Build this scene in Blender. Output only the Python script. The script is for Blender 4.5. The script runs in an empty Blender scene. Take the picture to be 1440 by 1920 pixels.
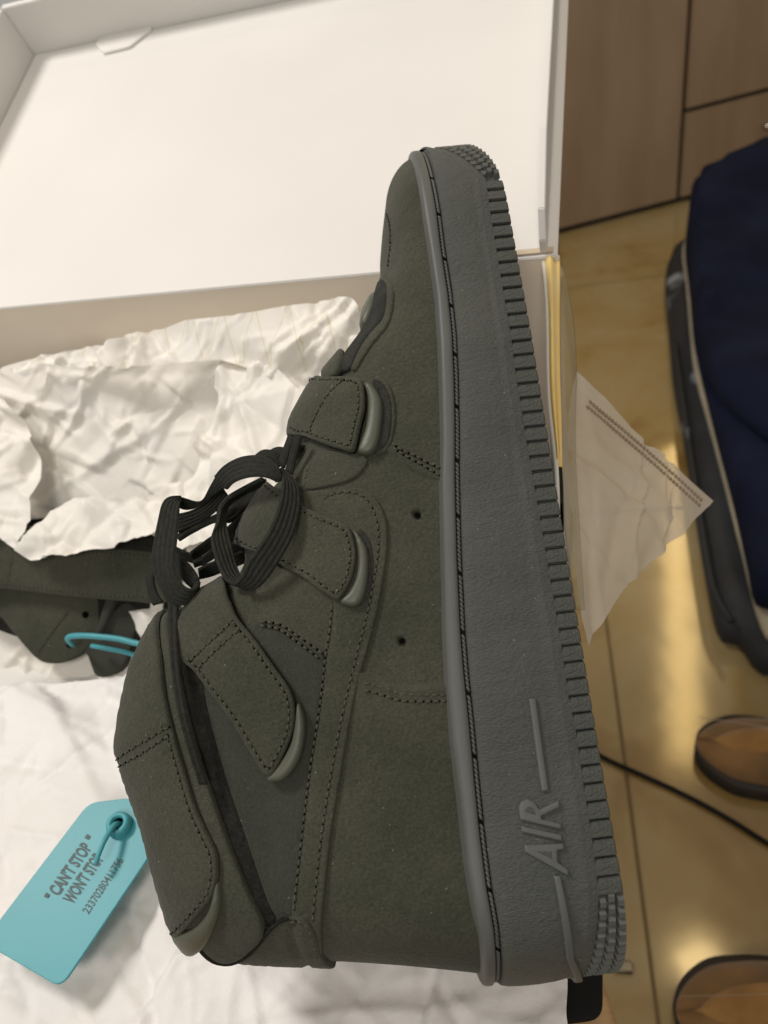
import bpy, bmesh, math, random
import numpy as np
from math import sin, cos, radians, pi, sqrt
from mathutils import Vector, Matrix
from mathutils.geometry import delaunay_2d_cdt

random.seed(7); RNG = np.random.default_rng(11)
SC = bpy.context.scene
COL = SC.collection
# ------------------------------------------------------------------ camera
FPX = 1387.0
PITCH, ROLL = radians(40), radians(14.5)
_r0 = np.array([1, 0, 0.]); _u0 = np.array([0, sin(PITCH), cos(PITCH)]); CF = np.array([0, cos(PITCH), -sin(PITCH)])
CR = cos(ROLL)*_r0 - sin(ROLL)*_u0
CU = sin(ROLL)*_r0 + cos(ROLL)*_u0
CP = np.array([0, 0, .92])                       # the phone, 0.92 m above the floor (z = 0)
cam = bpy.data.cameras.new('camera'); cam_o = bpy.data.objects.new('camera', cam); COL.objects.link(cam_o)
cam_o.matrix_world = Matrix(((CR[0], CU[0], -CF[0], CP[0]), (CR[1], CU[1], -CF[1], CP[1]), (CR[2], CU[2], -CF[2], CP[2]), (0, 0, 0, 1)))
cam.sensor_width = 36; cam.sensor_fit = 'AUTO'; cam.lens = 36*FPX/1920
cam.clip_start = .02; cam.clip_end = 60
cam.dof.use_dof = True; cam.dof.focus_distance = .275; cam.dof.aperture_fstop = 11.5
SC.camera = cam_o
# ------------------------------------------------------------------ world and lamps (an indoor room with ceiling lamps and an added front fill)
world = bpy.data.worlds.new('World'); SC.world = world; world.use_nodes = True
bg = world.node_tree.nodes['Background']
bg.inputs[0].default_value = (1.0, .96, .90, 1); bg.inputs[1].default_value = .31
def lamp(name, loc, target, sx, sy, power, color):
    l = bpy.data.lights.new(name, 'AREA'); l.shape = 'RECTANGLE'; l.size = sx; l.size_y = sy
    l.energy = power; l.color = color
    o = bpy.data.objects.new(name, l); COL.objects.link(o); o.location = loc
    d = Vector(target) - Vector(loc); o.rotation_euler = d.to_track_quat('-Z', 'Y').to_euler()
    return o
lamp('soft_lamp', (-.95, .80, 2.5), (0, .3, .7), .42, .42, 26, (1, .955, .905))
lamp('soft_lamp', (-.35, -1.15, 2.25), (0, .3, .65), .5, .5, 13, (1, .93, .84))  # fill added behind the camera to brighten front-facing sides
tl = lamp('tube_lamp', (1.75, 3.16, 2.6), (1.75, 3.16, 0), .15, 3.1, 15, (1, .68, .25))
tl.rotation_euler = (0, 0, radians(-24.4))
lamp('downlight', (.78, .94, 2.6), (.78, .94, 0), .16, .16, 1.6, (1, .72, .32))
SC.view_settings.view_transform = 'Standard'; SC.view_settings.look = 'None'
SC.view_settings.exposure = 0.22; SC.view_settings.gamma = 1
# ------------------------------------------------------------------ small helpers
def ray(x, y): return (x-720)/FPX*CR + (960-y)/FPX*CU + CF
def at(x, y, Z): return CP + Z*ray(x, y)
def onplane(x, y, p0, n):
    d = ray(x, y); return CP + d*(((p0-CP) @ n)/(d @ n))
def onz(x, y, z): return onplane(x, y, np.array([0, 0, z]), np.array([0, 0, 1.]))
def unit(v): return v/np.linalg.norm(v)
def link(o, parent=None):
    COL.objects.link(o)
    if parent is not None: o.parent = parent
    return o
def mesh_obj(name, verts, faces, mat, parent=None, smooth=True, mats=None, fmat=None):
    me = bpy.data.meshes.new(name)
    me.from_pydata([tuple(map(float, v)) for v in verts], [], faces)
    for m in (mats or [mat]): me.materials.append(m)
    if fmat is not None: me.polygons.foreach_set('material_index', fmat)
    if smooth: me.polygons.foreach_set('use_smooth', [True]*len(me.polygons))
    me.update()
    return link(bpy.data.objects.new(name, me), parent)
def tag(o, label, cat, group=None, kind=None):
    if label: o['label'] = label
    if cat: o['category'] = cat
    if group: o['group'] = group
    if kind: o['kind'] = kind
    return o
def empty(name, loc=(0, 0, 0), rotz=0):
    o = bpy.data.objects.new(name, None); o.location = loc; o.rotation_euler = (0, 0, rotz); o.empty_display_size = .05
    return link(o)
def local_empty(name, o, x, y, z):
    e = empty(name); e.matrix_world = Matrix(((x[0], y[0], z[0], o[0]), (x[1], y[1], z[1], o[1]), (x[2], y[2], z[2], o[2]), (0, 0, 0, 1)))
    return e
def catmull(pts, step, closed=False):
    P = np.array(pts, float); n = len(P); out = []
    m = n if closed else n-1
    for i in range(m):
        p1, p2 = P[i], P[(i+1) % n]
        p0 = P[i-1] if (closed or i > 0) else 2*p1-p2
        p3 = P[(i+2) % n] if (closed or i+2 < n) else 2*p2-p1
        k = max(2, int(np.linalg.norm(p2-p1)/step))
        for j in range(k):
            t = j/k
            out.append(.5*(2*p1+(p2-p0)*t+(2*p0-5*p1+4*p2-p3)*t*t+(3*p1-p0-3*p2+p3)*t**3))
    if not closed: out.append(P[-1])
    return resample(np.array(out), step, closed)
def resample(P, step=None, closed=False, n=None):
    Q = np.vstack([P, P[:1]]) if closed else P
    s = np.r_[0, np.cumsum(np.linalg.norm(np.diff(Q, axis=0), axis=1))]
    k = n or max(3, int(s[-1]/step)+1)
    t = np.linspace(0, s[-1], k+1)[:-1] if closed else np.linspace(0, s[-1], k)
    return np.stack([np.interp(t, s, Q[:, i]) for i in range(Q.shape[1])], 1)
def polydist(P, poly, closed=True):
    A = poly; B = np.roll(poly, -1, 0)
    if not closed: A, B = poly[:-1], poly[1:]
    out = np.empty(len(P))
    AB = B-A; L2 = (AB**2).sum(1)+1e-18
    for i in range(0, len(P), 2000):
        p = P[i:i+2000, None, :]
        t = np.clip(((p-A)*AB).sum(2)/L2, 0, 1)
        out[i:i+2000] = np.sqrt((((A+t[..., None]*AB)-p)**2).sum(2).min(1))
    return out
def inside(P, poly):
    x, y = P[:, 0], P[:, 1]; c = np.zeros(len(P), bool)
    A = poly; B = np.roll(poly, -1, 0)
    for (ax, ay), (bx, by) in zip(A, B):
        if ay == by: continue
        k = ((ay > y) != (by > y)) & (x < (bx-ax)*(y-ay)/(by-ay)+ax)
        c ^= k
    return c
def area2(poly):
    x, y = poly[:, 0], poly[:, 1]
    return .5*np.sum(x*np.roll(y, -1)-np.roll(x, -1)*y)
def inset(poly, d):
    if area2(poly) < 0: poly = poly[::-1]
    t = np.roll(poly, -1, 0)-np.roll(poly, 1, 0); t /= np.linalg.norm(t, axis=1)[:, None]+1e-12
    Q = poly+d*np.stack([-t[:, 1], t[:, 0]], 1)
    ok = polydist(Q, poly) > .93*d
    return Q[ok]
# ------------------------------------------------------------------ materials
def material(name, c1, c2=None, nscale=50, rough=.6, bump=0, bscale=500, sheen=0, detail=4, stretch=(1, 1, 1), spec=.5, specks=0, coat=0, trans=0, lo=.35, hi=.65, alpha=1, grain=0, gscale=1100, b2=0):
    m = bpy.data.materials.new(name); m.use_nodes = True
    nt = m.node_tree; N = nt.nodes; K = nt.links; b = N['Principled BSDF']
    b.inputs['Base Color'].default_value = (*c1, 1); b.inputs['Roughness'].default_value = rough
    b.inputs['Specular IOR Level'].default_value = spec
    b.inputs['Sheen Weight'].default_value = sheen; b.inputs['Sheen Roughness'].default_value = .5
    b.inputs['Coat Weight'].default_value = coat; b.inputs['Coat Roughness'].default_value = .15
    b.inputs['Alpha'].default_value = alpha
    tc = N.new('ShaderNodeTexCoord'); mp = N.new('ShaderNodeMapping'); K.new(tc.outputs['Object'], mp.inputs[0])
    mp.inputs['Scale'].default_value = stretch
    if c2 is not None:
        n = N.new('ShaderNodeTexNoise'); n.inputs['Scale'].default_value = nscale; n.inputs['Detail'].default_value = detail
        K.new(mp.outputs[0], n.inputs['Vector'])
        r = N.new('ShaderNodeMapRange'); r.inputs[1].default_value = lo; r.inputs[2].default_value = hi; K.new(n.outputs['Fac'], r.inputs[0])
        mx = N.new('ShaderNodeMix'); mx.data_type = 'RGBA'; K.new(r.outputs[0], mx.inputs['Factor'])
        mx.inputs['A'].default_value = (*c1, 1); mx.inputs['B'].default_value = (*c2, 1)
        last = mx.outputs['Result']
        if grain:
            s = N.new('ShaderNodeTexNoise'); s.inputs['Scale'].default_value = gscale; s.inputs['Detail'].default_value = 3
            K.new(mp.outputs[0], s.inputs['Vector'])
            q = N.new('ShaderNodeMapRange'); q.inputs[1].default_value = .3; q.inputs[2].default_value = .7; q.inputs[3].default_value = 1-grain; q.inputs[4].default_value = 1+grain; K.new(s.outputs['Fac'], q.inputs[0])
            vm = N.new('ShaderNodeVectorMath'); vm.operation = 'SCALE'; K.new(last, vm.inputs[0]); K.new(q.outputs[0], vm.inputs['Scale']); last = vm.outputs[0]
        if specks:
            s = N.new('ShaderNodeTexNoise'); s.inputs['Scale'].default_value = 620; s.inputs['Detail'].default_value = 1
            K.new(tc.outputs['Object'], s.inputs['Vector'])
            q = N.new('ShaderNodeMapRange'); q.inputs[1].default_value = .765; q.inputs[2].default_value = .81; K.new(s.outputs['Fac'], q.inputs[0])
            m2 = N.new('ShaderNodeMix'); m2.data_type = 'RGBA'; K.new(q.outputs[0], m2.inputs['Factor'])
            K.new(last, m2.inputs['A']); m2.inputs['B'].default_value = (*[specks*v for v in (1, 1, .85)], 1); last = m2.outputs['Result']
        K.new(last, b.inputs['Base Color'])
    if bump:
        n = N.new('ShaderNodeTexNoise'); n.inputs['Scale'].default_value = bscale; n.inputs['Detail'].default_value = 5; n.inputs['Roughness'].default_value = .65
        K.new(mp.outputs[0], n.inputs['Vector'])
        bp = N.new('ShaderNodeBump'); bp.inputs['Strength'].default_value = bump; bp.inputs['Distance'].default_value = .001
        hgt = n.outputs['Fac']
        if b2:
            n3 = N.new('ShaderNodeTexNoise'); n3.inputs['Scale'].default_value = bscale*.22; n3.inputs['Detail'].default_value = 3; K.new(mp.outputs[0], n3.inputs['Vector'])
            ma = N.new('ShaderNodeMath'); ma.operation = 'MULTIPLY_ADD'; K.new(n3.outputs['Fac'], ma.inputs[0]); ma.inputs[1].default_value = b2; K.new(hgt, ma.inputs[2]); hgt = ma.outputs[0]
        K.new(hgt, bp.inputs['Height']); K.new(bp.outputs[0], b.inputs['Normal'])
    if trans:
        t = N.new('ShaderNodeBsdfTranslucent'); t.inputs[0].default_value = (*c1, 1)
        mx = N.new('ShaderNodeMixShader'); mx.inputs[0].default_value = trans
        K.new(b.outputs[0], mx.inputs[1]); K.new(t.outputs[0], mx.inputs[2]); K.new(mx.outputs[0], N['Material Output'].inputs[0])
    return m
SUEDE = material('suede', (.041, .0425, .030), (.057, .0572, .041), 28, .95, .6, 900, .1, 3, spec=.08, specks=.16, grain=.2, b2=1.6, stretch=(1, .8, 1))
GREYSUEDE = material('grey_nubuck', (.033, .035, .027), (.043, .045, .036), 30, .95, .5, 1000, .1, 3, spec=.08, specks=.14, grain=.15, b2=1.2)
LININGSHADE = material('lining_and_shade', (.012, .012, .010), (.019, .019, .016), 300, .95, .6, 900, 0, spec=.1, grain=.3)  # dark linings, and the painted shade beside the tongue flap
RUBBER = material('rubber', (.061, .066, .058), (.075, .078, .069), 22, .55, 1.0, 800, stretch=(1.8, .8, 1), spec=.35, b2=.8, specks=.22)
RUBBERSM = material('smooth_rubber', (.074, .078, .072), (.085, .088, .081), 25, .5, .12, 600, spec=.35)
TREAD = material('tread_rubber', (.072, .076, .069), (.082, .086, .077), 40, .55, .35, 700, spec=.35)
TIPRUB = material('tip_rubber', (.062, .066, .047), (.072, .075, .054), 60, .45, .08, 500, spec=.38)
PAD = material('loop_pad', (.026, .027, .024), (.036, .037, .033), 200, .95, .5, 900, 0, spec=.1, grain=.25)
THREAD = material('thread', (.058, .058, .042), (.078, .076, .058), 900, .85, spec=.15)
NEEDLE = material('needle_hole', (.003, .003, .003), None, rough=1, spec=0)
LACE = material('lace_weave', (.019, .020, .017), (.029, .030, .025), 700, .85, .7, 1500, spec=.15)
WHITECARD = material('white_card', (.665, .64, .61), (.69, .67, .64), 8, .55, .05, 900, spec=.3)
WARMLITCARD = material('warm_lit_card', (.72, .63, .52), (.75, .67, .56), 8, .6, .05, 900, spec=.2)  # white card with the warm light on the back wall put into its colour
CARDEDGE = material('card_edge', (.45, .36, .27), (.55, .45, .33), 60, .8, .3, 600)
GOLD = material('gold_card', (.74, .49, .12), (.80, .60, .22), 18, .22, spec=.6, coat=.5)
OLIVECARD = material('olive_film', (.33, .28, .16), (.36, .31, .19), 12, .4, coat=.2, alpha=.30)
TISSUE = material('tissue', (.80, .775, .73), (.87, .83, .76), 22, .6, .3, 300, trans=.16, spec=.3)
TISSUE2 = material('tissue_front', (.80, .77, .745), (.86, .835, .815), 18, .55, .3, 240, trans=.14, spec=.35)
CYAN = material('cyan_plastic', (.058, .29, .335), (.066, .31, .36), 12, .42, .05, 400, spec=.35)
INK = material('dark_ink', (.050, .085, .09))
BLACK = material('black_plastic', (.006, .006, .006), None, rough=.7, spec=.15)
WOODSTOOL = material('stool_wood', (.36, .22, .10), (.44, .28, .13), 40, .5, .1, 300, stretch=(1, 8, 1))
# tissue print: faint gold zigzag strokes
def add_print(m, scale):
    nt = m.node_tree; N = nt.nodes; K = nt.links; b = N['Principled BSDF']
    old = b.inputs['Base Color'].links[0].from_socket
    tc = N.new('ShaderNodeTexCoord'); mp = N.new('ShaderNodeMapping'); mp.inputs['Rotation'].default_value = (0, 0, .5)
    K.new(tc.outputs['Object'], mp.inputs[0])
    sp = N.new('ShaderNodeSeparateXYZ'); K.new(mp.outputs[0], sp.inputs[0])
    def mth(op, x, y=None, c=None):
        n = N.new('ShaderNodeMath'); n.operation = op
        for i, q in enumerate((x, y, c)):
            if q is None: continue
            if isinstance(q, (int, float)): n.inputs[i].default_value = q
            else: K.new(q, n.inputs[i])
        return n.outputs[0]
    zx = mth('PINGPONG', mth('MULTIPLY', sp.outputs[0], scale*2.2), 1.0)
    fy = mth('FRACT', mth('SUBTRACT', mth('MULTIPLY', sp.outputs[1], scale), mth('MULTIPLY', zx, .85)))
    r = N.new('ShaderNodeMapRange'); r.inputs[1].default_value = .045; r.inputs[2].default_value = .07; r.inputs[3].default_value = .75; r.inputs[4].default_value = 0
    K.new(fy, r.inputs[0])
    mx = N.new('ShaderNodeMix'); mx.data_type = 'RGBA'; K.new(r.outputs[0], mx.inputs['Factor']); K.new(old, mx.inputs['A'])
    mx.inputs['B'].default_value = (.68, .60, .38, 1); K.new(mx.outputs['Result'], b.inputs['Base Color'])
PRINTED = material('printed_tissue', (.80, .775, .73), (.87, .83, .76), 22, .6, .3, 300, trans=.16, spec=.3)
add_print(PRINTED, 42)
# ------------------------------------------------------------------ sheets of paper and thick panels
def cdt_patch(poly, grid):
    """triangulate the inside of a closed 2D outline with a filled grid"""
    lo, hi = poly.min(0), poly.max(0)
    gx, gy = np.arange(lo[0], hi[0], grid), np.arange(lo[1], hi[1], grid*.87)
    G = np.array([(x+(j % 2)*grid*.5, y) for j, y in enumerate(gy) for x in gx])
    if len(G):
        G = G[inside(G, poly)]
        if len(G): G = G[polydist(G, poly) > grid*.55]
    V = np.vstack([poly, G]) if len(G) else poly
    n = len(poly)
    r = delaunay_2d_cdt([Vector(p) for p in V], [(i, (i+1) % n) for i in range(n)], [], 1, 1e-7)
    P = np.array([tuple(p) for p in r[0]]); faces = [tuple(f) for f in r[2]]
    return P, faces
def boundary(faces):
    seen = {}
    for f in faces:
        for a, b in zip(f, f[1:]+f[:1]):
            if (b, a) in seen: del seen[(b, a)]
            else: seen[(a, b)] = 1
    return list(seen)
def panel(name, poly, surf, h, mat, parent, grid=.0016, edge=.0009, base=-.0006, rnd=.0009, hf=None, step=None, under=False):
    """a raised piece with a rounded rim lying on surf(u,v) -> points, normals"""
    step = step or edge
    poly = resample(np.array(poly), step, True)
    if area2(poly) < 0: poly = poly[::-1]
    rims = [inset(poly, rnd*.35), inset(poly, rnd)]
    lo, hi = poly.min(0), poly.max(0)
    gx, gy = np.arange(lo[0], hi[0], grid), np.arange(lo[1], hi[1], grid*.87)
    G = np.array([(x+(j % 2)*grid*.5, y) for j, y in enumerate(gy) for x in gx])
    if len(G):
        G = G[inside(G, poly)]
        if len(G): G = G[polydist(G, poly) > rnd+grid*.4]
    V = np.vstack([poly]+rims+([G] if len(G) else []))
    n = len(poly)
    r = delaunay_2d_cdt([Vector(p) for p in V], [(i, (i+1) % n) for i in range(n)], [], 1, 1e-7)
    P = np.array([tuple(p) for p in r[0]]); faces = [tuple(f) for f in r[2]]
    d = polydist(P, poly); x = np.clip(d/rnd, 0, 1)
    hh = (h(P[:, 0], P[:, 1]) if callable(h) else np.full(len(P), h))
    drop = rnd*.75*(1-np.sqrt(np.clip(1-(1-x)**2, 0, 1)))
    top = hh-np.minimum(drop, hh*.7)
    if hf is not None: top = top+hf(P, d)
    S, Nn = surf(P[:, 0], P[:, 1])
    T = S+Nn*top[:, None]
    bh = base(P[:, 0], P[:, 1]) if callable(base) else np.full(len(P), base)
    Bv = S+Nn*bh[:, None]
    m = len(P)
    e = boundary(faces)
    # orient the faces along the surface normal
    f0 = faces[len(faces)//2]; nn = np.cross(T[f0[1]]-T[f0[0]], T[f0[2]]-T[f0[0]])
    if nn @ Nn[f0[0]] < 0: faces = [f[::-1] for f in faces]; e = boundary(faces)
    bi = sorted({a for p in e for a in p}); idx = {a: m+k for k, a in enumerate(bi)}
    verts = list(T)+[Bv[a] for a in bi]
    F = list(faces)+[(b, a, idx[a], idx[b]) for a, b in e]
    if under:
        off = len(verts); verts += list(Bv); F += [tuple(off+i for i in f[::-1]) for f in faces]
    return mesh_obj(name, verts, F, mat, parent)
def crumple(P, cell, amp, seed, k=2.2):
    """blended random facets: creased paper"""
    rng = np.random.default_rng(seed); lo, hi = P.min(0)-cell, P.max(0)+cell
    n = max(6, int((hi-lo).prod()/cell**2)); S = lo+rng.random((n, 2))*(hi-lo)
    A = rng.normal(0, 1, (n, 2)); c = rng.normal(0, .5, n); out = np.empty(len(P))
    for i in range(0, len(P), 1500):
        dd = P[i:i+1500, None, :]-S; d2 = (dd**2).sum(2)/cell**2
        w = np.exp(-k*4*(d2-d2.min(1)[:, None]))
        out[i:i+1500] = (w*((dd*A).sum(2)/cell+c)).sum(1)/w.sum(1)
    return amp*out
def creases(P, n, length, width, amp, seed):
    """straight sharp folds of random direction, each fading out towards its ends"""
    rng = np.random.default_rng(seed); lo, hi = P.min(0), P.max(0); h = np.zeros(len(P))
    for _ in range(n):
        c = lo+rng.random(2)*(hi-lo); a = rng.random()*pi; d = np.array([cos(a), sin(a)]); L = length*rng.uniform(.4, 1.5); w = width*rng.uniform(.5, 1.6)
        Q = P-c; t = Q @ d; s = Q @ np.array([-d[1], d[0]])+.06*t*np.sin(t/L*3+a*5)
        wl, wr = w*rng.uniform(.3, 1), w*rng.uniform(1, 2.2)
        k = np.clip(1-np.where(s < 0, -s/wl, s/wr), 0, 1)**1.5*np.clip(1-(t/L)**2, 0, 1)
        h += k*amp*rng.uniform(.4, 1.3)*(1 if rng.random() < .62 else -1)
    return h
def plane3(a, b, c):
    A, B, D = at(*a), at(*b), at(*c)
    n = unit(np.cross(B-A, D-A)); n = n if n @ ray(*a[:2]) < 0 else -n
    e1 = unit(B-A); return A, e1, np.cross(n, e1), n
def paper(name, outline, pl, mat, parent, grid=.004, crs=(), bulge=None, smooth_out=True, seed=1, cre=()):
    o, e1, e2, n = pl
    Q = np.array([onplane(x, y, o, n) for x, y in outline])-o
    poly = np.stack([Q @ e1, Q @ e2], 1)
    poly = catmull(poly, grid, True) if smooth_out else resample(poly, grid, True)
    P, faces = cdt_patch(poly, grid)
    h = np.zeros(len(P))
    for j, (cell, amp, k) in enumerate(crs): h += crumple(P, cell, amp, seed*10+j, k)
    for j, c_ in enumerate(cre): h += creases(P, *c_, seed*7+j)
    X = o+P[:, :1]*e1+P[:, 1:]*e2
    if bulge is not None: h = h+bulge(P, polydist(P, poly))
    X = X+h[:, None]*n
    f0 = faces[0]
    if np.cross(X[f0[1]]-X[f0[0]], X[f0[2]]-X[f0[0]]) @ n < 0: faces = [f[::-1] for f in faces]
    return mesh_obj(name, X, faces, mat, parent)
def planar(o, e1, e2, n, bend=None):
    def s(u, v):
        P = o+np.outer(u, e1)+np.outer(v, e2)
        if bend is not None: P = P+np.outer(bend(u, v), n)
        return P, np.repeat(n[None], len(u), 0)
    return s
def to_plane(outline, pl):
    o, e1, e2, n = pl
    Q = np.array([onplane(x, y, o, n) for x, y in outline])-o
    return np.stack([Q @ e1, Q @ e2], 1)
def tube(name, pts, r, mat, parent, n=8, step=.002, caps=True, rf=None):
    P = catmull(pts, step); T = np.gradient(P, axis=0); T /= np.linalg.norm(T, axis=1)[:, None]
    a = np.cross(T[0], [0, 0, 1.]);  a = a if np.linalg.norm(a) > .05 else np.cross(T[0], [1., 0, 0]); a = unit(a)
    V, F = [], []
    for i, p in enumerate(P):
        a = unit(a-(a @ T[i])*T[i]); b = np.cross(T[i], a)
        rr = r if rf is None else r*rf(i/(len(P)-1))
        for k in range(n): V.append(p+rr*(cos(2*pi*k/n)*a+sin(2*pi*k/n)*b))
    for i in range(len(P)-1):
        for k in range(n): F.append((i*n+k, i*n+(k+1) % n, (i+1)*n+(k+1) % n, (i+1)*n+k))
    if caps: F += [tuple(range(n))[::-1], tuple(range((len(P)-1)*n, len(P)*n))]
    return mesh_obj(name, V, F, mat, parent)
def box_mesh(name, o, ax, ay, az, mat, parent=None, bev=.001, seg=2):
    """a bevelled block: corner o, edge vectors ax ay az"""
    bm = bmesh.new(); vs = [bm.verts.new(o+i*ax+j*ay+k*az) for i in (0, 1) for j in (0, 1) for k in (0, 1)]
    for f in ((0, 1, 3, 2), (4, 6, 7, 5), (0, 4, 5, 1), (2, 3, 7, 6), (0, 2, 6, 4), (1, 5, 7, 3)): bm.faces.new([vs[i] for i in f])
    bmesh.ops.recalc_face_normals(bm, faces=bm.faces)
    if bev: bmesh.ops.bevel(bm, geom=bm.edges[:], offset=bev, segments=seg, affect='EDGES')
    me = bpy.data.meshes.new(name); bm.to_mesh(me); bm.free(); me.materials.append(mat)
    return link(bpy.data.objects.new(name, me), parent)
# ================================================================== THE SHOE
# shoe frame: u heel->toe along the sole edge, v from the ground of the sole up to the collar, w outwards on the lateral side
PH = at(1195, 1740, .2245); PT = at(945, 330, .293)
UA = unit(PT-PH); VA = unit(-CR+(CR @ UA)*UA); WA = np.cross(UA, VA); WA = WA if WA @ CF < 0 else -WA
RIGHT = np.cross(UA, VA) @ WA > 0
shoe = local_empty('high_top_shoe', PH, UA, VA, WA)
tag(shoe, 'dark olive suede high-top shoe with five straps lying on its side, sole facing right', 'shoe', 'pair of olive high-top shoes')
SO = np.array([(CP-PH) @ UA, (CP-PH) @ VA, (CP-PH) @ WA])
def hit(x, y, wf):
    """where the line of sight to a picture point meets the shoe's side: (u, v)"""
    d = ray(x, y); d = np.array([d @ UA, d @ VA, d @ WA])
    w = -.01
    for _ in range(40):
        q = SO+d*((w-SO[2])/d[2])
        w2 = wf(q[0], q[1]) if callable(wf) else wf
        if abs(w2-w) < 1e-6: break
        w = .6*w+.4*w2
    return np.array([q[0], q[1]])
def loc3(x, y, w):
    d = ray(x, y); d = np.array([d @ UA, d @ VA, d @ WA]); return SO+d*((w-SO[2])/d[2])
CW = .050
UH, UT = -.0245, .3145
def sole_half(u):
    u = np.asarray(u, float)
    m = np.interp(u, [UH, .05, .12, .20, .26, UT], [.043, .0435, .0465, .0505, .0500, .047])
    x = np.clip(1-(u-UH)/.040, 0, 1); y = np.clip(1-(UT-u)/.062, 0, 1)
    return m*np.clip(1-x**2.3, 0, 1)**(1/2.1)*np.clip(1-y**2.3, 0, 1)**(1/2.1)
def sole_w(u, v=0): return float(sole_half(u))-CW
def curve_v(pts, ulim, ends, wf=sole_w, extra=()):
    q = sorted([tuple(hit(x, y, wf)) for x, y in pts]); q = [p for p in q if ulim[0] < p[0] < ulim[1]]
    q += list(extra); U = [p[0] for p in q]; V = [p[1] for p in q]
    U = [ends[0][0]]+U+[ends[1][0]]; V = [ends[0][1] if ends[0][1] else V[0]]+V+[ends[1][1] if ends[1][1] else V[-1]]
    return lambda u: np.interp(u, U, V)
V_LIP = curve_v([(784, 313), (796, 393), (807, 462), (820, 552), (826, 639), (829, 726), (831, 830), (829, 896), (835, 1180), (840, 1289), (849, 1392), (863.5, 1501), (878, 1629), (894, 1723), (906, 1775), (918, 1808)], (-.005, .27), ((UH, None), (UT, .0325)))
V_GRO = curve_v([(803, 301), (810, 344), (819, 396), (827, 462), (840, 545), (848, 622), (852, 709), (853.5, 795), (853.5, 896), (857, 1040), (863.5, 1180), (870.5, 1265), (880, 1355), (890, 1463), (901, 1572), (913, 1666), (927, 1747), (944, 1813)], (-.005, .27), ((UH, None), (UT, .0285)))
def v_bot(u): return .0115*np.clip((u-.266)/.0485, 0, 1)**2
V_LUG = curve_v([(911, 334), (918, 386), (935, 490), (947, 563), (958, 625), (968, 705), (978.5, 764), (987, 823), (998, 886), (1023, 1030), (1052, 1201), (1066, 1303), (1081, 1374), (1097, 1487), (1109, 1558), (1118, 1633), (1123, 1676)], (0, .272), ((UH, .0135), (UT, .0265)), extra=((.279, .0100), (.290, .0150), (.302, .0215)))
# ---- sole: a closed ring of cross-sections round the plan outline
def ring(n):
    """points round the sole outline: (u, w) and outward normal, evenly along the arc, lateral side first from the heel"""
    a = np.linspace(0, 1, 1400); uu = UH+(UT-UH)*(.5-.5*np.cos(pi*a))
    h = sole_half(uu)
    P = np.vstack([np.stack([uu, h-CW], 1), np.stack([uu, -h*.92-CW], 1)[::-1][1:-1]])
    P = resample(P, None, True, n)
    T = np.roll(P, -1, 0)-np.roll(P, 1, 0); T /= np.linalg.norm(T, axis=1)[:, None]
    Nn = np.stack([-T[:, 1], T[:, 0]], 1)
    c = P.mean(0)
    if ((P-c)*Nn).sum() < 0: Nn = -Nn
    return P, Nn, T
RP, RN, RT = ring(420)
def sole_loft(name, prof, mat, cap_low=False, cap_high=False, parent=shoe):
    """prof(u) -> list of (v, outward offset)"""
    V, F = [], []
    k = None
    for (u, w), n in zip(RP, RN):
        pr = prof(u); k = len(pr)
        for v, o in pr: V.append((u+n[0]*o, v, w+n[1]*o))
    m = len(RP)
    for i in range(m):
        j = (i+1) % m
        for q in range(k-1): F.append((i*k+q, j*k+q, j*k+q+1, i*k+q+1))
    if cap_low: F.append(tuple(i*k for i in range(m))[::-1])
    if cap_high: F.append(tuple(i*k+k-1 for i in range(m)))
    o = mesh_obj(name, V, F, mat, parent); bm = bmesh.new(); bm.from_mesh(o.data); bmesh.ops.recalc_face_normals(bm, faces=bm.faces); bm.to_mesh(o.data); bm.free()
    return o
def mid_prof(u):
    g, l = float(V_GRO(u))-.0019, float(V_LUG(u))
    P = [(g+.001, -.0045), (g, -.0030), (g, -.0007), (g-.0006, -.0001)]
    for a in (.12, .25, .4, .55, .7, .82): P.append((g+(l+.0033-g)*a, .0002+.0007*sin(pi*a)))
    P += [(l+.0042, .0001), (l+.0037, .0004), (l+.0031, .0003), (l+.0016, .0), (l+.0002, -.0001), (l, -.0002), (l, -.0026)]
    return P
mid = sole_loft('midsole', mid_prof, RUBBER)
def welt_prof(u):
    a, g = float(V_LIP(u)), float(V_GRO(u)); r = (a-g)
    return [(a+.003, -.010), (a+.0008, -.0045), (a, -.0016), (a-.0004, -.0008), (a-r*.3, -.0004), (a-r*.7, -.0003), (g+.0005, -.0004), (g+.0001, -.0008), (g, -.0035)]
sole_loft('welt', welt_prof, RUBBERSM)
sole_loft('welt_groove', lambda u: [(float(V_GRO(u))+.0005, -.0030), (float(V_GRO(u))-.0024, -.0030)], LININGSHADE)
out = sole_loft('outsole', lambda u: [(v_bot(u)+0.0004, -.010), (v_bot(u)+0.0002, -.0034), (v_bot(u)+.001, -.0022), (float(V_LUG(u))+.0004, -.0022), (float(V_LUG(u))+.0008, -.004)], TREAD, cap_low=True)
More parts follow.
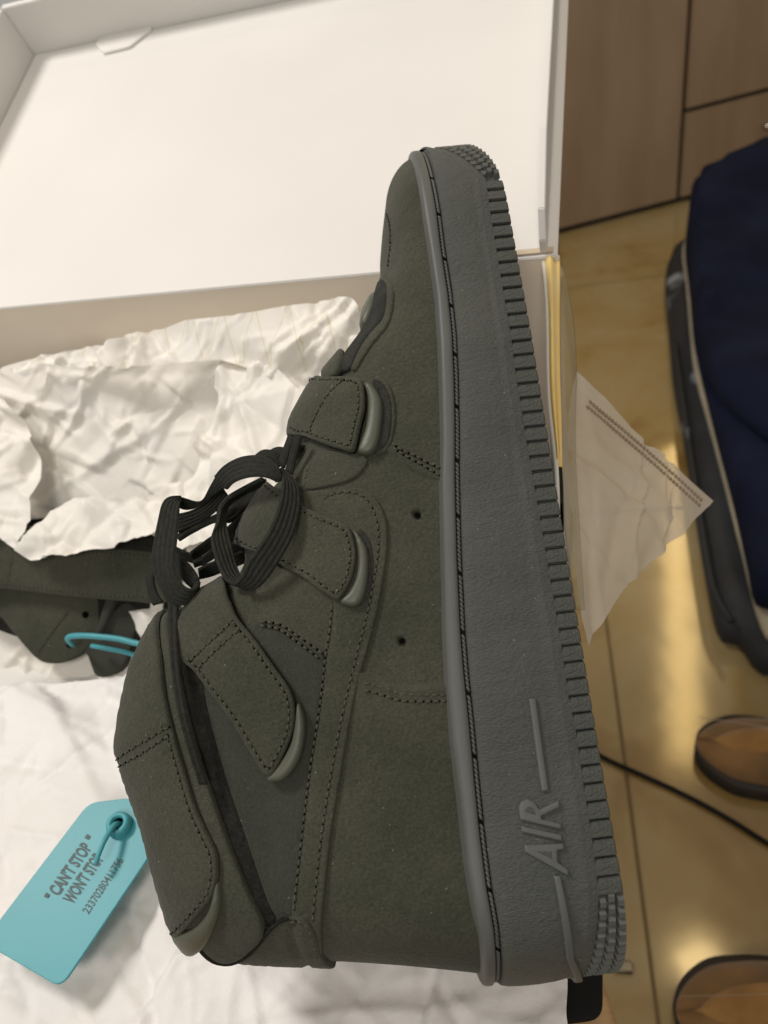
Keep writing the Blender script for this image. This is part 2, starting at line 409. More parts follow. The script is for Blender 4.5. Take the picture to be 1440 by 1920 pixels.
# cord stitches lying in the groove
def capsule_cloud(items, n=5, rings=3):
    """items: centre, half-length vector, radius"""
    V, F = [], []
    for c, h, r in items:
        L = np.linalg.norm(h); t = h/L; a = np.cross(t, [.3, .5, .8]); a = unit(a); b = np.cross(t, a); o = len(V)
        for i in range(rings+2):
            z = -1+2*i/(rings+1); rr = r*sqrt(max(0.02, 1-z**4))
            for k in range(n): V.append(c+h*z+rr*(cos(2*pi*k/n)*a+sin(2*pi*k/n)*b))
        for i in range(rings+1):
            for k in range(n): F.append((o+i*n+k, o+i*n+(k+1) % n, o+(i+1)*n+(k+1) % n, o+(i+1)*n+k))
    return V, F
it = []; gaps = 0
fine, fn, ft = ring(1500)
lat = [i for i in range(1500) if fine[i][1] > -CW+.004]
s_acc = 0
for i in lat:
    s_acc += 1
    u, w = fine[i]; n = fn[i]; t = ft[i]
    if s_acc % 3 == 0 and (s_acc // 3) % 13 != 0:
        v = float(V_GRO(u))-.0009
        c = np.array([u+n[0]*-.0016, v, w+n[1]*-.0016]); it.append((c, np.array([t[0]*.0011, .0005, t[1]*.0011]), .0006))
V, F = capsule_cloud(it)
o = mesh_obj('sole_stitching', V, F, RUBBERSM, shoe); o['kind'] = 'stuff'
# tread blocks: ramped teeth along the lateral edge
def tooth_mesh():
    p, h, d = .0060, .0084, .0021
    # x along u (toe positive), y up v (0..1), z outwards; deep at the toe end, flush at the heel end
    x0, x1 = -p/2, p/2
    sec = [(x0+.0001, -.002), (x0+.0001, d-.0002), (x0+.0003, d), (x0+.0026, d), (x1-.0019, d-.0001), (x1-.0007, d-.0009), (x1-.0002, d-.0019), (x1-.0001, d-.0020), (x1, -.002)]
    V = [(x, y*h, z) for y in (0, .06, .97, 1) for x, z in sec]
    V = [(x, y, z-(.0006 if y == 0 and z > 0 else 0)) for x, y, z in V]
    k = len(sec); F = []
    for r in range(3):
        for q in range(k-1): F.append((r*k+q, r*k+q+1, (r+1)*k+q+1, (r+1)*k+q))
    F += [tuple(range(k))[::-1], tuple(range(3*k, 4*k))]
    me = bpy.data.meshes.new('tread_block'); me.from_pydata(V, [], F); me.materials.append(RUBBER); me.update()
    bm = bmesh.new(); bm.from_mesh(me); bmesh.ops.recalc_face_normals(bm, faces=bm.faces); bm.to_mesh(me); bm.free()
    return me
TM = tooth_mesh()
u_hi, u_lo = hit(915, 334, sole_w)[0], hit(1122, 1680, sole_w)[0]
NT = 47; PIT = (u_hi-u_lo)/NT
for i in range(NT):
    u = u_lo+PIT*(i+.5); e = .0005
    s = (float(sole_half(u+e))-float(sole_half(u-e)))/(2*e); t = unit(np.array([1, 0, s])); n = unit(np.array([-s, 0, 1]))
    c = np.array([u, .0002, float(sole_half(u))-CW])-n*.0022
    o = bpy.data.objects.new('tread_block', TM); link(o, out)
    o.matrix_local = Matrix(((t[0]*PIT/.0060, 0, n[0], c[0]), (0, (float(V_LUG(u))+.0004)/.0084, 0, c[1]), (t[2]*PIT/.0060, 0, n[2], c[2]), (0, 0, 0, 1)))
# knurled scales on the toe and heel wrap
KV, KF = [], []
k3, kn, kt = ring(205)
for i in range(205):
    u, w = k3[i]
    if not (u > u_hi+.001 or u < u_lo-.0005): continue
    vb = float(v_bot(u)); vt = float(V_LUG(u))-vb; rows = max(3, int(vt/.0036))
    for r in range(rows):
        v = vb+(r+.5)*vt/rows; q = .0021; t = kt[i]; n = kn[i]; off = (r % 2)*.0015
        c = np.array([u+t[0]*off, v, w+t[1]*off])-np.array([n[0], 0, n[1]])*.0022
        tv = np.array([t[0], 0, t[1]]); nv = np.array([n[0], 0, n[1]]); vv = np.array([0, 1., 0]); hv = vt/rows*.52
        o = len(KV)
        KV += [c-tv*q*1.1-vv*hv, c+tv*q*1.1-vv*hv, c+tv*q*1.1+vv*hv, c-tv*q*1.1+vv*hv,
               c-tv*q*.8+nv*.0022-vv*hv*.6, c+tv*q*.1+nv*.0026-vv*hv*.6, c+tv*q*.1+nv*.0026+vv*hv*.6, c-tv*q*.8+nv*.0022+vv*hv*.6]
        KF += [(o+4, o+5, o+6, o+7), (o, o+1, o+5, o+4), (o+1, o+2, o+6, o+5), (o+2, o+3, o+7, o+6), (o+3, o, o+4, o+7)]
o = mesh_obj('knurling', KV, KF, TREAD, out, smooth=False); o['kind'] = 'stuff'
bm = bmesh.new(); bm.from_mesh(o.data); bmesh.ops.recalc_face_normals(bm, faces=bm.faces); bm.to_mesh(o.data); bm.free()
# raised writing on the midsole
def mid_surf(u, v):
    h = sole_half(u); e = .0004; s = (sole_half(u+e)-sole_half(u-e))/(2*e)
    n = np.stack([-s, np.zeros_like(s), np.ones_like(s)], 1); n /= np.linalg.norm(n, axis=1)[:, None]
    return np.stack([u, v, h-CW], 1)+n*.0007, n
def onmid(pts): return np.array([hit(x, y, sole_w) for x, y in pts])
for nm, pts in (('raised_bar', [(990, 1310), (1003, 1309), (1027, 1481), (1014, 1484)]),
                ('letter', [(971, 1514), (976, 1502), (988, 1497), (1001, 1503), (1010, 1517), (1046, 1500), (1048, 1512), (1013, 1529), (1014, 1535), (1050, 1543), (1051, 1554), (974, 1536)]),
                ('letter', [(976, 1547), (1051, 1564), (1053, 1576), (977, 1559)]),
                ('letter', [(982, 1583), (1055, 1580), (1056, 1591), (1043, 1593), (1044, 1615), (1064, 1629), (1064, 1641), (982, 1596)]),
                ('raised_bar', [(1036, 1640), (1049, 1640), (1066, 1723), (1074, 1790), (1088, 1835), (1072, 1836), (1060, 1790), (1051, 1723)])):
    o = panel(nm, onmid(pts), mid_surf, .0011, RUBBERSM, mid, grid=.0015, edge=.0005, rnd=.0005, base=-.0008)
for pts in ([(982, 1516), (990, 1510), (998, 1514), (1003, 1526), (984, 1522)], [(1003, 1594), (1032, 1594), (1032, 1608)]):
    panel('letter_counter', onmid(pts), mid_surf, .00125, RUBBER, mid, grid=.0015, edge=.0005, rnd=.0002, base=-.0008)
# ------------------------------------------------------------------ upper
def wall0(u): return V_LIP(u)-.004
TOPPX = [(772, 322), (750, 345), (733, 362), (724, 382), (722, 402), (716, 455), (712, 505), (716, 540), (706, 585), (680, 640), (655, 685), (630, 712), (585, 760), (556, 812), (562, 850), (545, 890), (505, 935), (475, 980), (458, 1020), (462, 1060), (440, 1100), (385, 1135), (335, 1150), (296, 1212), (273, 1268), (258, 1340), (250, 1400), (274, 1470), (300, 1540), (324, 1630), (350, 1722), (380, 1765), (400, 1790)]
_tq = np.array(sorted([tuple(hit(x, y, -CW)) for x, y in TOPPX]))
_tu = np.linspace(UH-.01, UT+.01, 500); _tv = np.interp(_tu, _tq[:, 0], _tq[:, 1])
_k = np.exp(-np.linspace(-2, 2, 13)**2); _k /= _k.sum()
_tv = np.convolve(np.pad(_tv, 6, mode='edge'), _k, 'valid')
def vtop(u): return np.interp(u, _tu, _tv)
def up_half(u, v):
    """half width of the upper at (u, v) and the relative height t"""
    v0, v1 = wall0(u), vtop(u)
    t = np.clip((v-v0)/(v1-v0), 0, 1)
    uh = UH+.0040+np.clip(v-.044, 0, 1)*.150+.0015*np.sin(pi*np.clip((v-.04)/.09, 0, 1))
    ue = UT-.003
    m = np.interp(u, [UH, .05, .12, .20, .26, UT], [.0385, .039, .0425, .0465, .0465, .044])
    x = np.clip(1-(u-uh)/.036, 0, 1); y = np.clip(1-(ue-u)/.055, 0, 1)
    cap = np.clip(1-x**2.6, 0, 1)**(1/2.3)*np.clip(1-y**2.3, 0, 1)**(1/2.1)
    p = np.interp(u, [.06, .16, .22, .27, UT], [5.0, 3.6, 2.6, 2.2, 2.0]); a = np.interp(u, [0, .1, .2, .26], [.26, .28, .18, .0])
    return m*cap*(1-a*t)*np.sqrt(np.clip(1-t**p, 0, 1)), t
def up_w(u, v):
    h, t = up_half(u, v); return float(h)-CW
def base_surf(u, v):
    u = np.asarray(u, float); v = np.asarray(v, float)
    u = np.maximum(u, UH+.0043+np.clip(np.minimum(v, 2*vtop(u)-v)-.044, 0, 1)*.150+.0016); v1 = vtop(u); over = v > v1; vv = np.where(over, 2*v1-v, v)
    h, t = up_half(u, vv)
    return np.stack([u, vv, np.where(over, -h, h)-CW], 1)
def up_surf(u, v):
    e = .0007
    P = base_surf(u, v); du = base_surf(u+e, v)-base_surf(u-e, v); dv = base_surf(u, v+e)-base_surf(u, v-e)
    n = np.cross(du, dv); n *= (1 if RIGHT else -1)
    n /= np.linalg.norm(n, axis=1)[:, None]+1e-12
    return P, n
def on(pts, h=0): return np.array([hit(x, y, (lambda u, v: up_w(u, v)+h)) for x, y in pts])
def onc(pts, step=.0009, closed=True): return catmull(on(pts), step, closed)
# relief steps where one piece of suede overlaps the next: (line, height, fade, which side)
SEAMS = [([(700, 838), (728, 847), (747, 860), (774, 881), (825, 902), (850, 912)], .0011, .020, (800, 800)),
         ([(660, 1256), (680, 1261), (717, 1277), (765, 1289), (823, 1286), (850, 1284)], .0016, .024, (760, 1360)),
         ([(470, 1155), (491, 1160), (525, 1166), (559, 1186), (607, 1222)], .0008, .012, (560, 1260))]
def signed(P, line, side):
    A, B = line[:-1], line[1:]; AB = B-A; L2 = (AB**2).sum(1)
    best = np.full(len(P), 9.); sg = np.zeros(len(P)); endd = np.zeros(len(P), bool)
    for i in range(len(A)):
        t = ((P-A[i]) @ AB[i])/L2[i]; tc = np.clip(t, 0, 1)
        D = P-(A[i]+tc[:, None]*AB[i]); d = np.hypot(D[:, 0], D[:, 1]); cr = AB[i][0]*D[:, 1]-AB[i][1]*D[:, 0]
        k = d < best; best = np.where(k, d, best); sg = np.where(k, np.sign(cr), sg)
        if i == 0: endd |= k & (t < 0)
        endd = np.where(k & ~((i == 0) & (t < 0)) & ~((i == len(A)-1) & (t > 1)), False, endd)
        if i == len(A)-1: endd |= k & (t > 1)
    AB0 = line[1]-line[0]; mm = len(line)//2
    tt = line[min(mm, len(line)-1)]-line[mm-1]; ref = tt[0]*(side-line[mm])[1]-tt[1]*(side-line[mm])[0]
    return best*sg*np.sign(ref), endd
SEAMQ = [(catmull(on(l), .0015), h, f, on([s])[0]) for l, h, f, s in SEAMS]
HOLES = on([(782, 965.5), (753, 1202)])
def relief(u, v):
    P = np.stack([u, v], 1); r = np.zeros(len(P))
    for line, h, f, s in SEAMQ:
        near = polydist(P, line, False) < f*1.6
        if not near.any(): continue
        sd, en = signed(P[near], line, s)
        r[near] += np.where(en, 0, h*np.clip(sd/.0009+.5, 0, 1)*np.exp(-np.clip(sd, 0, 1)/f*2))
    for c in HOLES:
        d = np.hypot(u-c[0], v-c[1]); r -= .004*np.clip(1-(d/.0016)**4, 0, 1)
    return r
nu, nt_ = 400, 150
uu = UH+.0047+(UT-.0035-UH-.0047)*(.5-.5*np.cos(pi*(np.linspace(0, 1, nu)))*.25*4*.5-.0) if False else None
a = np.linspace(0, 1, nu); uu = (UH+.0046)+(UT-.0031-(UH+.0046))*(.8*a+.2*(.5-.5*np.cos(pi*a)))
th = np.linspace(0, 1, nt_); tt = np.sin(th*pi/2)*.5+th*.5
V = []; 
U2, T2 = np.meshgrid(uu, tt, indexing='ij')
Vv = wall0(U2)+T2*(vtop(U2)-wall0(U2))
Pl, Nl = up_surf(U2.ravel(), np.minimum(Vv.ravel(), vtop(U2.ravel())-1e-5))
rel = relief(U2.ravel(), Vv.ravel())
edge_f = np.clip((1-T2.ravel())/.05, 0, 1)
Pl = Pl+Nl*(rel*edge_f)[:, None]
Pl = Pl.reshape(nu, nt_, 3)
Pm = Pl[:, ::-1][:, 1:].copy(); Pm[:, ::1, 2] = -CW*2-base_surf(U2.ravel(), Vv.ravel()).reshape(nu, nt_, 3)[:, ::-1][:, 1:, 2]
Pm = Pm[:, ::6]
allp = np.concatenate([Pl, Pm], 1); k = allp.shape[1]
F = [(i*k+j, (i+1)*k+j, (i+1)*k+j+1, i*k+j+1) for i in range(nu-1) for j in range(k-1)]
F = F if not RIGHT else F
upper = mesh_obj('upper', allp.reshape(-1, 3), F, SUEDE, shoe)
bm = bmesh.new(); bm.from_mesh(upper.data); bmesh.ops.recalc_face_normals(bm, faces=bm.faces); bm.to_mesh(upper.data); bm.free()
for c in HOLES:
    S_, N_ = up_surf(np.array([c[0]]), np.array([c[1]]))
    ang = np.linspace(0, 2*pi, 14)[:-1]
    panel('vent_hole', np.stack([c[0]+.00095*np.cos(ang), c[1]+.00095*np.sin(ang)], 1), up_surf, .00012, NEEDLE, upper, grid=.0006, edge=.0004, rnd=.0001, base=-.0005)
# ---- stitching
def stitches(paths, h, parent, pitch=.0026, length=.0016, r=.00040, surf=up_surf, name='stitching'):
    it, ih = [], []
    for p in paths:
        p = np.asarray(p)
        if len(p) < 3: continue
        s = np.r_[0, np.cumsum(np.linalg.norm(np.diff(p, axis=0), axis=1))]
        n = int(s[-1]/pitch)
        if n < 1: continue
        q = np.linspace(0, s[-1], n+1)[:-1]+pitch*.5
        for dq, lst in ((0, it), (.5, ih)):
            for x in q:
                x = x+dq*pitch
                if x > s[-1]: continue
                a0 = np.array([np.interp(x-length/2, s, p[:, 0]), np.interp(x-length/2, s, p[:, 1])]); a1 = np.array([np.interp(x+length/2, s, p[:, 0]), np.interp(x+length/2, s, p[:, 1])])
                m = (a0+a1)/2
                lst.append((a0, a1, m))
    def build(lst, rr, dh, sc):
        if not lst: return [], []
        M = np.array([l[2] for l in lst]); S, Nn = surf(M[:, 0], M[:, 1])
        A, _ = surf(np.array([l[0][0] for l in lst]), np.array([l[0][1] for l in lst])); B, _ = surf(np.array([l[1][0] for l in lst]), np.array([l[1][1] for l in lst]))
        hh = h(M[:, 0], M[:, 1]) if callable(h) else np.full(len(M), h)
        return capsule_cloud([(S[i]+Nn[i]*(hh[i]+dh), (B[i]-A[i])/2*sc+1e-9, rr*random.uniform(.85, 1.15)) for i in range(len(lst))])
    V1, F1 = build(it, r, .00012, 1.0); V2, F2 = build(ih, r*1.15, -.00022, .42)
    F = F1+[tuple(i+len(V1) for i in f) for f in F2]
    o = mesh_obj(name, list(V1)+list(V2), F, None, parent, mats=[THREAD, NEEDLE], fmat=[0]*len(F1)+[1]*len(F2))
    o['kind'] = 'stuff'
    return o
def clip_path(path, poly_keep):
    k = inside(path, poly_keep); out_, cur = [], []
    for p, q in zip(path, k):
        if q: cur.append(p)
        elif len(cur) > 3: out_.append(np.array(cur)); cur = []
        else: cur = []
    if len(cur) > 3: out_.append(np.array(cur))
    return out_
def groove(paths, depth=.0004, width=.0009):
    """a shallow pressed line along the seam"""
    def f(P, d):
        z = np.zeros(len(P))
        for p in paths: z -= depth*np.exp(-(polydist(P, np.asarray(p), False)/width)**2)
        return z
    return f
# seams sewn straight on the upper
rows = [[(735, 831), (751, 844), (779, 856), (804, 870), (828, 880)], [(737, 840), (760, 856), (790, 872), (826, 894)],
        [(681, 1280), (718, 1288), (757, 1301), (838, 1303)], [(681, 1293), (718, 1303), (757, 1314), (840, 1314)],
        [(488, 1166), (525, 1171), (559, 1192), (608, 1227)], [(488, 1173), (522, 1179), (552, 1199), (600, 1235)]]
stitches([onc(r, .0008, False) for r in rows], .0011, upper, pitch=.0025, length=.0017, r=.00045)
stitches([onc([(725, 400), (733, 440), (728, 500)], .0008, False)], .0005, upper, pitch=.0026)
# dark grey collar panel
collar = panel('collar_panel', onc([(607, 1229), (601, 1310), (581, 1450), (561, 1620), (549, 1715), (528, 1723), (505, 1740), (462, 1725), (440, 1640), (410, 1540), (380, 1430), (350, 1300), (400, 1270), (480, 1170), (493, 1167), (559, 1196)]), up_surf, .0006, GREYSUEDE, shoe, rnd=.0005)
# long overlay that sweeps from the lacing down to the heel
OUT = [(545, 930), (590, 922), (644, 919), (678, 917), (704, 934), (721, 966), (727, 997), (725, 1045), (715, 1111), (704, 1163), (688, 1224), (675, 1269), (660, 1335), (640, 1450), (622, 1560), (612, 1650), (604, 1735), (606, 1790)]
INN = [(575, 1800), (549, 1715), (561, 1620), (581, 1450), (601, 1320), (612, 1229), (622, 1176), (625, 1126), (600, 1060), (540, 1000)]
ov = np.vstack([catmull(on(OUT), .0009), catmull(on(INN), .0009)])
st1 = catmull(on([(605, 938), (635, 926), (665, 926), (688, 937), (703, 962), (711, 1000), (709, 1045), (699, 1105), (688, 1157), (671, 1224), (657, 1280), (642, 1345), (622, 1450), (605, 1560), (595, 1650), (588, 1725)]), .0008)
st2 = catmull(on([(624, 1132), (620, 1180), (611, 1235), (604, 1300), (594, 1370), (583, 1440), (572, 1530), (563, 1610), (553, 1705)]), .0008)
swoop = panel('side_overlay', ov, up_surf, .0015, SUEDE, shoe, hf=groove([st1, st2]), rnd=.0008)
stitches([st1, st2], .0013, swoop, pitch=.0027)
# eyestay edge near the lacing
es = onc([(605, 850), (640, 850), (690, 862), (660, 900), (590, 918), (570, 912), (574, 880)], .0009)
panel('eyestay', es, up_surf, lambda u, v: .0012+0*u, SUEDE, shoe, rnd=.0008)
stitches([onc([(590, 862), (578, 890), (574, 915)], .0008, False)], .0011, upper)
# heel tab
HT = [(386, 1764), (417, 1789), (441, 1789), (473, 1774), (508, 1738), (528, 1722), (560, 1713), (580, 1721), (594, 1747), (606, 1787), (640, 1815), (600, 1825), (480, 1825), (400, 1800)]
htq = onc(HT)
hst = onc([(545, 1722), (566, 1720), (580, 1730), (588, 1750), (597, 1785)], .0008, False)
tab = panel('heel_tab', htq, up_surf, .0024, SUEDE, shoe, rnd=.0009, hf=groove([onc([(552, 1720), (552, 1750), (565, 1785), (590, 1805)], .001, False)], .0010, .0012))
stitches([hst], .0022, tab, pitch=.0024)
Q = catmull(on([(384, 1758), (398, 1776), (417, 1787), (441, 1787), (473, 1772), (508, 1736), (528, 1720), (545, 1715)]), .001)
S_, N_ = up_surf(Q[:, 0], Q[:, 1]); tube('collar_binding', S_+N_*.0024, .0016, LININGSHADE, tab, n=8, rf=lambda t: 1.25-.95*t)
# tongue flap under the ankle strap (shade in the gap is painted as a dark panel)
TF = [(300, 1150), (326, 1139), (338, 1238), (358, 1337), (386, 1436), (413, 1515), (437, 1583), (465, 1654), (500, 1733), (470, 1772), (440, 1787), (415, 1785), (380, 1755), (340, 1700), (300, 1500), (280, 1300)]
panel('tongue_flap', onc(TF), up_surf, .0038, SUEDE, shoe, rnd=.0012, base=.001, under=True)
panel('gap_shade', onc([(322, 1135), (345, 1150), (378, 1260), (392, 1330), (424, 1450), (450, 1530), (474, 1600), (505, 1690), (520, 1720), (500, 1735), (455, 1660), (400, 1500), (350, 1340), (326, 1220)]), up_surf, .0009, LININGSHADE, shoe, rnd=.0008)  # dark panel painted in for the shade along the flap edge
# ---- straps with rubber tips
def strap(pts, tip, h, rowsx, wrap=None, edge_rows=True, lining=True, keep=None, lift=.0016, label=None, tiph=.0012):
    q = on(pts, h*.9)
    q = catmull(q, .0009, True)
    inn = inset(resample(q, .0009, True), .0017)
    paths = []
    if keep is not None:
        kq = np.array([hit(x, y, up_w) for x, y in keep]); paths += clip_path(inn, kq)
    rws = [catmull(on(r, h*.9), .0008) for r in rowsx]
    s = panel('strap', q, up_surf, h, SUEDE, shoe, rnd=.0011, base=(lambda u, v: (h(u, v) if callable(h) else h+0*u)-.0022), under=True, hf=groove(paths+rws, .0005, .0009))
    if label: s['label'] = label
    lq = inset(resample(q, .0009, True), .0004)
    if lining and len(lq) > 20: panel('strap_backing', lq, up_surf, (lambda u, v: (h(u, v) if callable(h) else h+0*u)-.0024), LININGSHADE, s, rnd=.0005)
    stitches(paths+rws, (lambda u, v: (h(u, v) if callable(h) else h+0*u)-.0002), s)
    if tip is not None:
        tq = catmull(on(tip, h*.8), .0008, True)
        def dome(P, d): return .0009*np.sqrt(np.clip(d/.0028, 0, 1))
        panel('strap_tip', tq, up_surf, (lambda u, v: (h(u, v) if callable(h) else h+0*u)-.0010+tiph-.0012), TIPRUB, s, rnd=.0012, hf=dome, grid=.0009, base=-.0005)
    return s
# toe strap, seen nearly edge-on
strap([(686, 522), (692, 518), (690, 540), (684, 560), (682, 580), (676, 612), (656, 645), (648, 668), (640, 700), (612, 706), (634, 640), (660, 580), (676, 545)],
      [(694, 524), (701, 515), (709, 520), (709, 548), (703, 575), (691, 602), (686, 604), (684, 580), (689, 548)], .0040, [], label=None)
panel('strap_base', onc([(709, 520), (726, 524), (739, 540), (738, 576), (730, 607), (716, 627), (699, 648), (684, 670), (668, 696), (660, 690), (680, 650), (705, 600)]), up_surf, .0012, SUEDE, shoe, rnd=.0008)
panel('strap_base', onc([(704, 712), (722, 714), (736, 736), (742, 765), (741, 806), (733, 836), (718, 852), (706, 850), (724, 800)]), up_surf, .0013, SUEDE, shoe, rnd=.0008)
panel('strap_pad', onc([(705, 524), (724, 528), (729, 540), (728, 575), (720, 603), (706, 619), (690, 638), (676, 660), (662, 690), (648, 700), (636, 700), (650, 668), (684, 620), (700, 585), (709, 550)]), up_surf, .0020, PAD, shoe, rnd=.0012)
panel('strap_pad', onc([(700, 716), (718, 718), (731, 738), (737, 765), (736, 805), (729, 832), (716, 846), (700, 850), (712, 820), (717, 770)]), up_surf, .0018, PAD, shoe, rnd=.0012)
strap([(617, 707), (650, 706), (680, 709), (686, 716), (689, 740), (688, 768), (681, 795), (671, 838), (664, 847), (645, 842), (615, 833), (577, 816), (551, 811), (531, 820), (526, 833), (512, 812), (540, 760), (575, 715)],
      [(688, 716), (701, 718), (715, 737), (720, 760), (717, 801), (708, 837), (692, 851), (676, 847), (679, 833), (690, 801), (695, 766), (694, 739)], .0046,
      [[(653, 714), (638, 728), (623, 743), (611, 763), (600, 790), (593, 815)]], keep=[(560, 690), (720, 690), (700, 860), (560, 850)])
strap([(497, 902), (530, 922), (565, 944), (604, 962), (638, 976), (656, 987), (665, 1008), (670, 1040), (663, 1079), (650, 1105), (636, 1123), (622, 1117), (607, 1108), (570, 1084), (533, 1063), (480, 1030), (441, 1007), (428, 985), (446, 940), (470, 905)],
      [(665, 992), (680, 1008), (691, 1031), (692, 1071), (686, 1111), (675, 1132), (659, 1137), (639, 1127), (656, 1108), (670, 1079), (674, 1045), (670, 1013)], .0044,
      [], keep=[(440, 880), (720, 900), (700, 1150), (440, 1050)])
panel('strap_pad', onc([(672, 992), (690, 1003), (701, 1030), (702, 1071), (695, 1113), (682, 1136), (660, 1140), (640, 1128), (660, 1100), (675, 1045)]), up_surf, .0017, PAD, shoe, rnd=.0008)
strap([(425, 1092), (433, 1124), (449, 1159), (481, 1199), (516, 1250), (544, 1290), (554, 1325), (552, 1365), (536, 1409), (517, 1444), (509, 1452), (497, 1447), (473, 1409), (437, 1349), (402, 1302), (370, 1258), (350, 1240), (340, 1207), (340, 1183), (354, 1147), (394, 1108)],
      [(560, 1318), (572, 1349), (570, 1397), (556, 1436), (532, 1462), (509, 1465), (503, 1457), (525, 1432), (545, 1397), (553, 1365)], .0052,
      [[(364, 1243), (385, 1222), (410, 1197), (439, 1170)], [(378, 1255), (400, 1233), (428, 1205), (455, 1180)]], keep=[(360, 1235), (450, 1160), (600, 1280), (560, 1480), (480, 1470)])
strap([(311, 1123), (309, 1175), (313, 1238), (319, 1302), (332, 1365), (350, 1428), (374, 1507), (398, 1563), (413, 1595), (417, 1634), (409, 1674), (378, 1713), (350, 1744), (336, 1751), (318, 1737), (299, 1674), (279, 1606), (259, 1535), (243, 1468), (235, 1436), (216, 1412), (209, 1389), (214, 1333), (222, 1278), (236, 1235), (259, 1183), (287, 1139)],
      [(417, 1650), (421, 1697), (406, 1740), (382, 1770), (354, 1782), (328, 1774), (314, 1744), (330, 1730), (352, 1738), (378, 1729), (402, 1701)], .0066,
      [[(240, 1416), (275, 1396), (305, 1379), (332, 1362)], [(244, 1428), (275, 1411), (305, 1394), (330, 1379)]], keep=[(228, 1430), (335, 1370), (450, 1600), (400, 1780), (300, 1780)], tiph=.0016)
stitches([onc([(309, 1150), (304, 1200), (308, 1260), (314, 1310), (327, 1365)], .0008, False)], .0064, shoe.children[-1])
# ---- laces: flat ribbed ribbons
def ribbon(name, A, B, mat, parent, th=.0011, ribs=5, rib=.0005, step=.0012):
    n = max(8, int(max(np.linalg.norm(np.diff(A, axis=0), axis=1).sum(), np.linalg.norm(np.diff(B, axis=0), axis=1).sum())/step))
    A = resample(catmull(A, step), None, False, n); B = resample(catmull(B, step), None, False, n)
    M = 4*ribs+1; V, F = [], []
    mid_ = (A+B)/2; T = np.gradient(mid_, axis=0)
    nr = np.cross(B-A, T); nr /= np.linalg.norm(nr, axis=1)[:, None]+1e-12
    for i in range(n):
        for side in (1, -1):
            for j in (range(M) if side == 1 else range(M-1, -1, -1)):
                s = j/(M-1); edge_ = min(1, min(s, 1-s)*12)
                hgt = th/2*sqrt(edge_) + rib*abs(sin(ribs*pi*s))
                V.append(A[i]*(1-s)+B[i]*s+nr[i]*side*hgt)
    k = 2*M
    for i in range(n-1):
        for j in range(k): F.append((i*k+j, i*k+(j+1) % k, (i+1)*k+(j+1) % k, (i+1)*k+j))
    F += [tuple(range(k))[::-1], tuple(range((n-1)*k, n*k))]
    o = mesh_obj(name, V, F, mat, parent); bm = bmesh.new(); bm.from_mesh(o.data); bmesh.ops.recalc_face_normals(bm, faces=bm.faces); bm.to_mesh(o.data); bm.free()
    return o
def lz(pts, w):
    """points of the lace close-up (260 + X/4.235, 800 + Y/4.235) at side heights w"""
    ws = w if hasattr(w, '__len__') else [w]*len(pts)
    if len(ws) != len(pts): ws = np.interp(np.linspace(0, 1, len(pts)), np.linspace(0, 1, len(ws)), ws)
    return np.array([loc3(260+X/4.235, 800+Y/4.235, wi) for (X, Y), wi in zip(pts, ws)])
laces = bpy.data.objects.new('laces', None); link(laces, shoe)
def lace(A, B, wa, wb, **kw): return ribbon('lace', lz(A, wa), lz(B, wb), LACE, laces, **kw)
lace([(610, 385), (680, 310), (800, 245), (930, 225), (1050, 255), (1125, 340), (1135, 430)], [(705, 500), (750, 450), (830, 415), (930, 398), (1010, 405), (1060, 425), (1092, 440)], [-.034, -.024, -.016, -.012, -.012], [-.028, -.018, -.012, -.011, -.013])
lace([(1140, 350), (1205, 395), (1255, 450), (1285, 560), (1275, 700), (1225, 880), (1130, 1050), (1040, 1190), (950, 1280), (860, 1300)], [(1120, 330), (1135, 400), (1135, 480), (1110, 620), (1060, 760), (990, 890), (910, 1000), (860, 1080), (820, 1180), (760, 1240)], [-.016, -.013, -.011, -.010, -.012, -.016], [-.015, -.0095, -.008, -.008, -.010, -.014])
lace([(880, 1296), (790, 1265), (700, 1230), (640, 1140), (580, 960), (578, 860), (620, 760), (640, 650), (700, 570), (830, 490), (980, 410)], [(850, 1170), (820, 1200), (775, 1090), (745, 960), (725, 880), (700, 790), (690, 700), (720, 610), (800, 550), (900, 500), (1020, 440)], [-.016, -.017, -.020, -.026, -.030, -.032, -.032], [-.018, -.024, -.027, -.032, -.036, -.038, -.036])
lace([(330, 560), (240, 565), (185, 610), (150, 750), (120, 900), (100, 1050), (120, 1180), (170, 1290), (235, 1385), (330, 1425), (410, 1385), (465, 1290)], [(335, 600), (330, 620), (325, 680), (318, 790), (308, 900), (290, 1050), (290, 1130), (330, 1225), (385, 1278), (430, 1285), (460, 1262), (473, 1225)], [-.036, -.031, -.027, -.024, -.023, -.024, -.027], [-.034, -.029, -.025, -.022, -.021, -.022, -.026])
lace([(478, 1215), (455, 1160), (395, 1085), (330, 1035), (290, 1010)], [(420, 1285), (375, 1245), (335, 1180), (305, 1110), (285, 1060)], [-.027, -.029, -.033, -.038], [-.028, -.033, -.037, -.042])
lace([(300, 555), (350, 560), (410, 580), (470, 596), (510, 575), (560, 490), (615, 395)], [(320, 640), (350, 660), (410, 660), (470, 640), (540, 600), (610, 535), (700, 480)], [-.034, -.038, -.040, -.038, -.036], [-.036, -.040, -.041, -.039, -.034])
lace([(310, 690), (400, 670), (480, 630), (560, 560), (640, 440)], [(320, 850), (430, 800), (520, 750), (625, 665), (720, 560)], [-.046, -.045, -.043, -.041], -.045)
lace([(300, 870), (420, 800), (540, 740), (640, 690), (760, 620), (900, 520), (1010, 430)], [(320, 905), (440, 830), (550, 775), (650, 730), (780, 670), (930, 570), (1030, 480)], -.046, -.044, ribs=3)
lace([(430, 1080), (520, 1025), (600, 960), (720, 900)], [(440, 1110), (540, 1080), (640, 1020), (740, 960)], -.04, -.043, ribs=3)
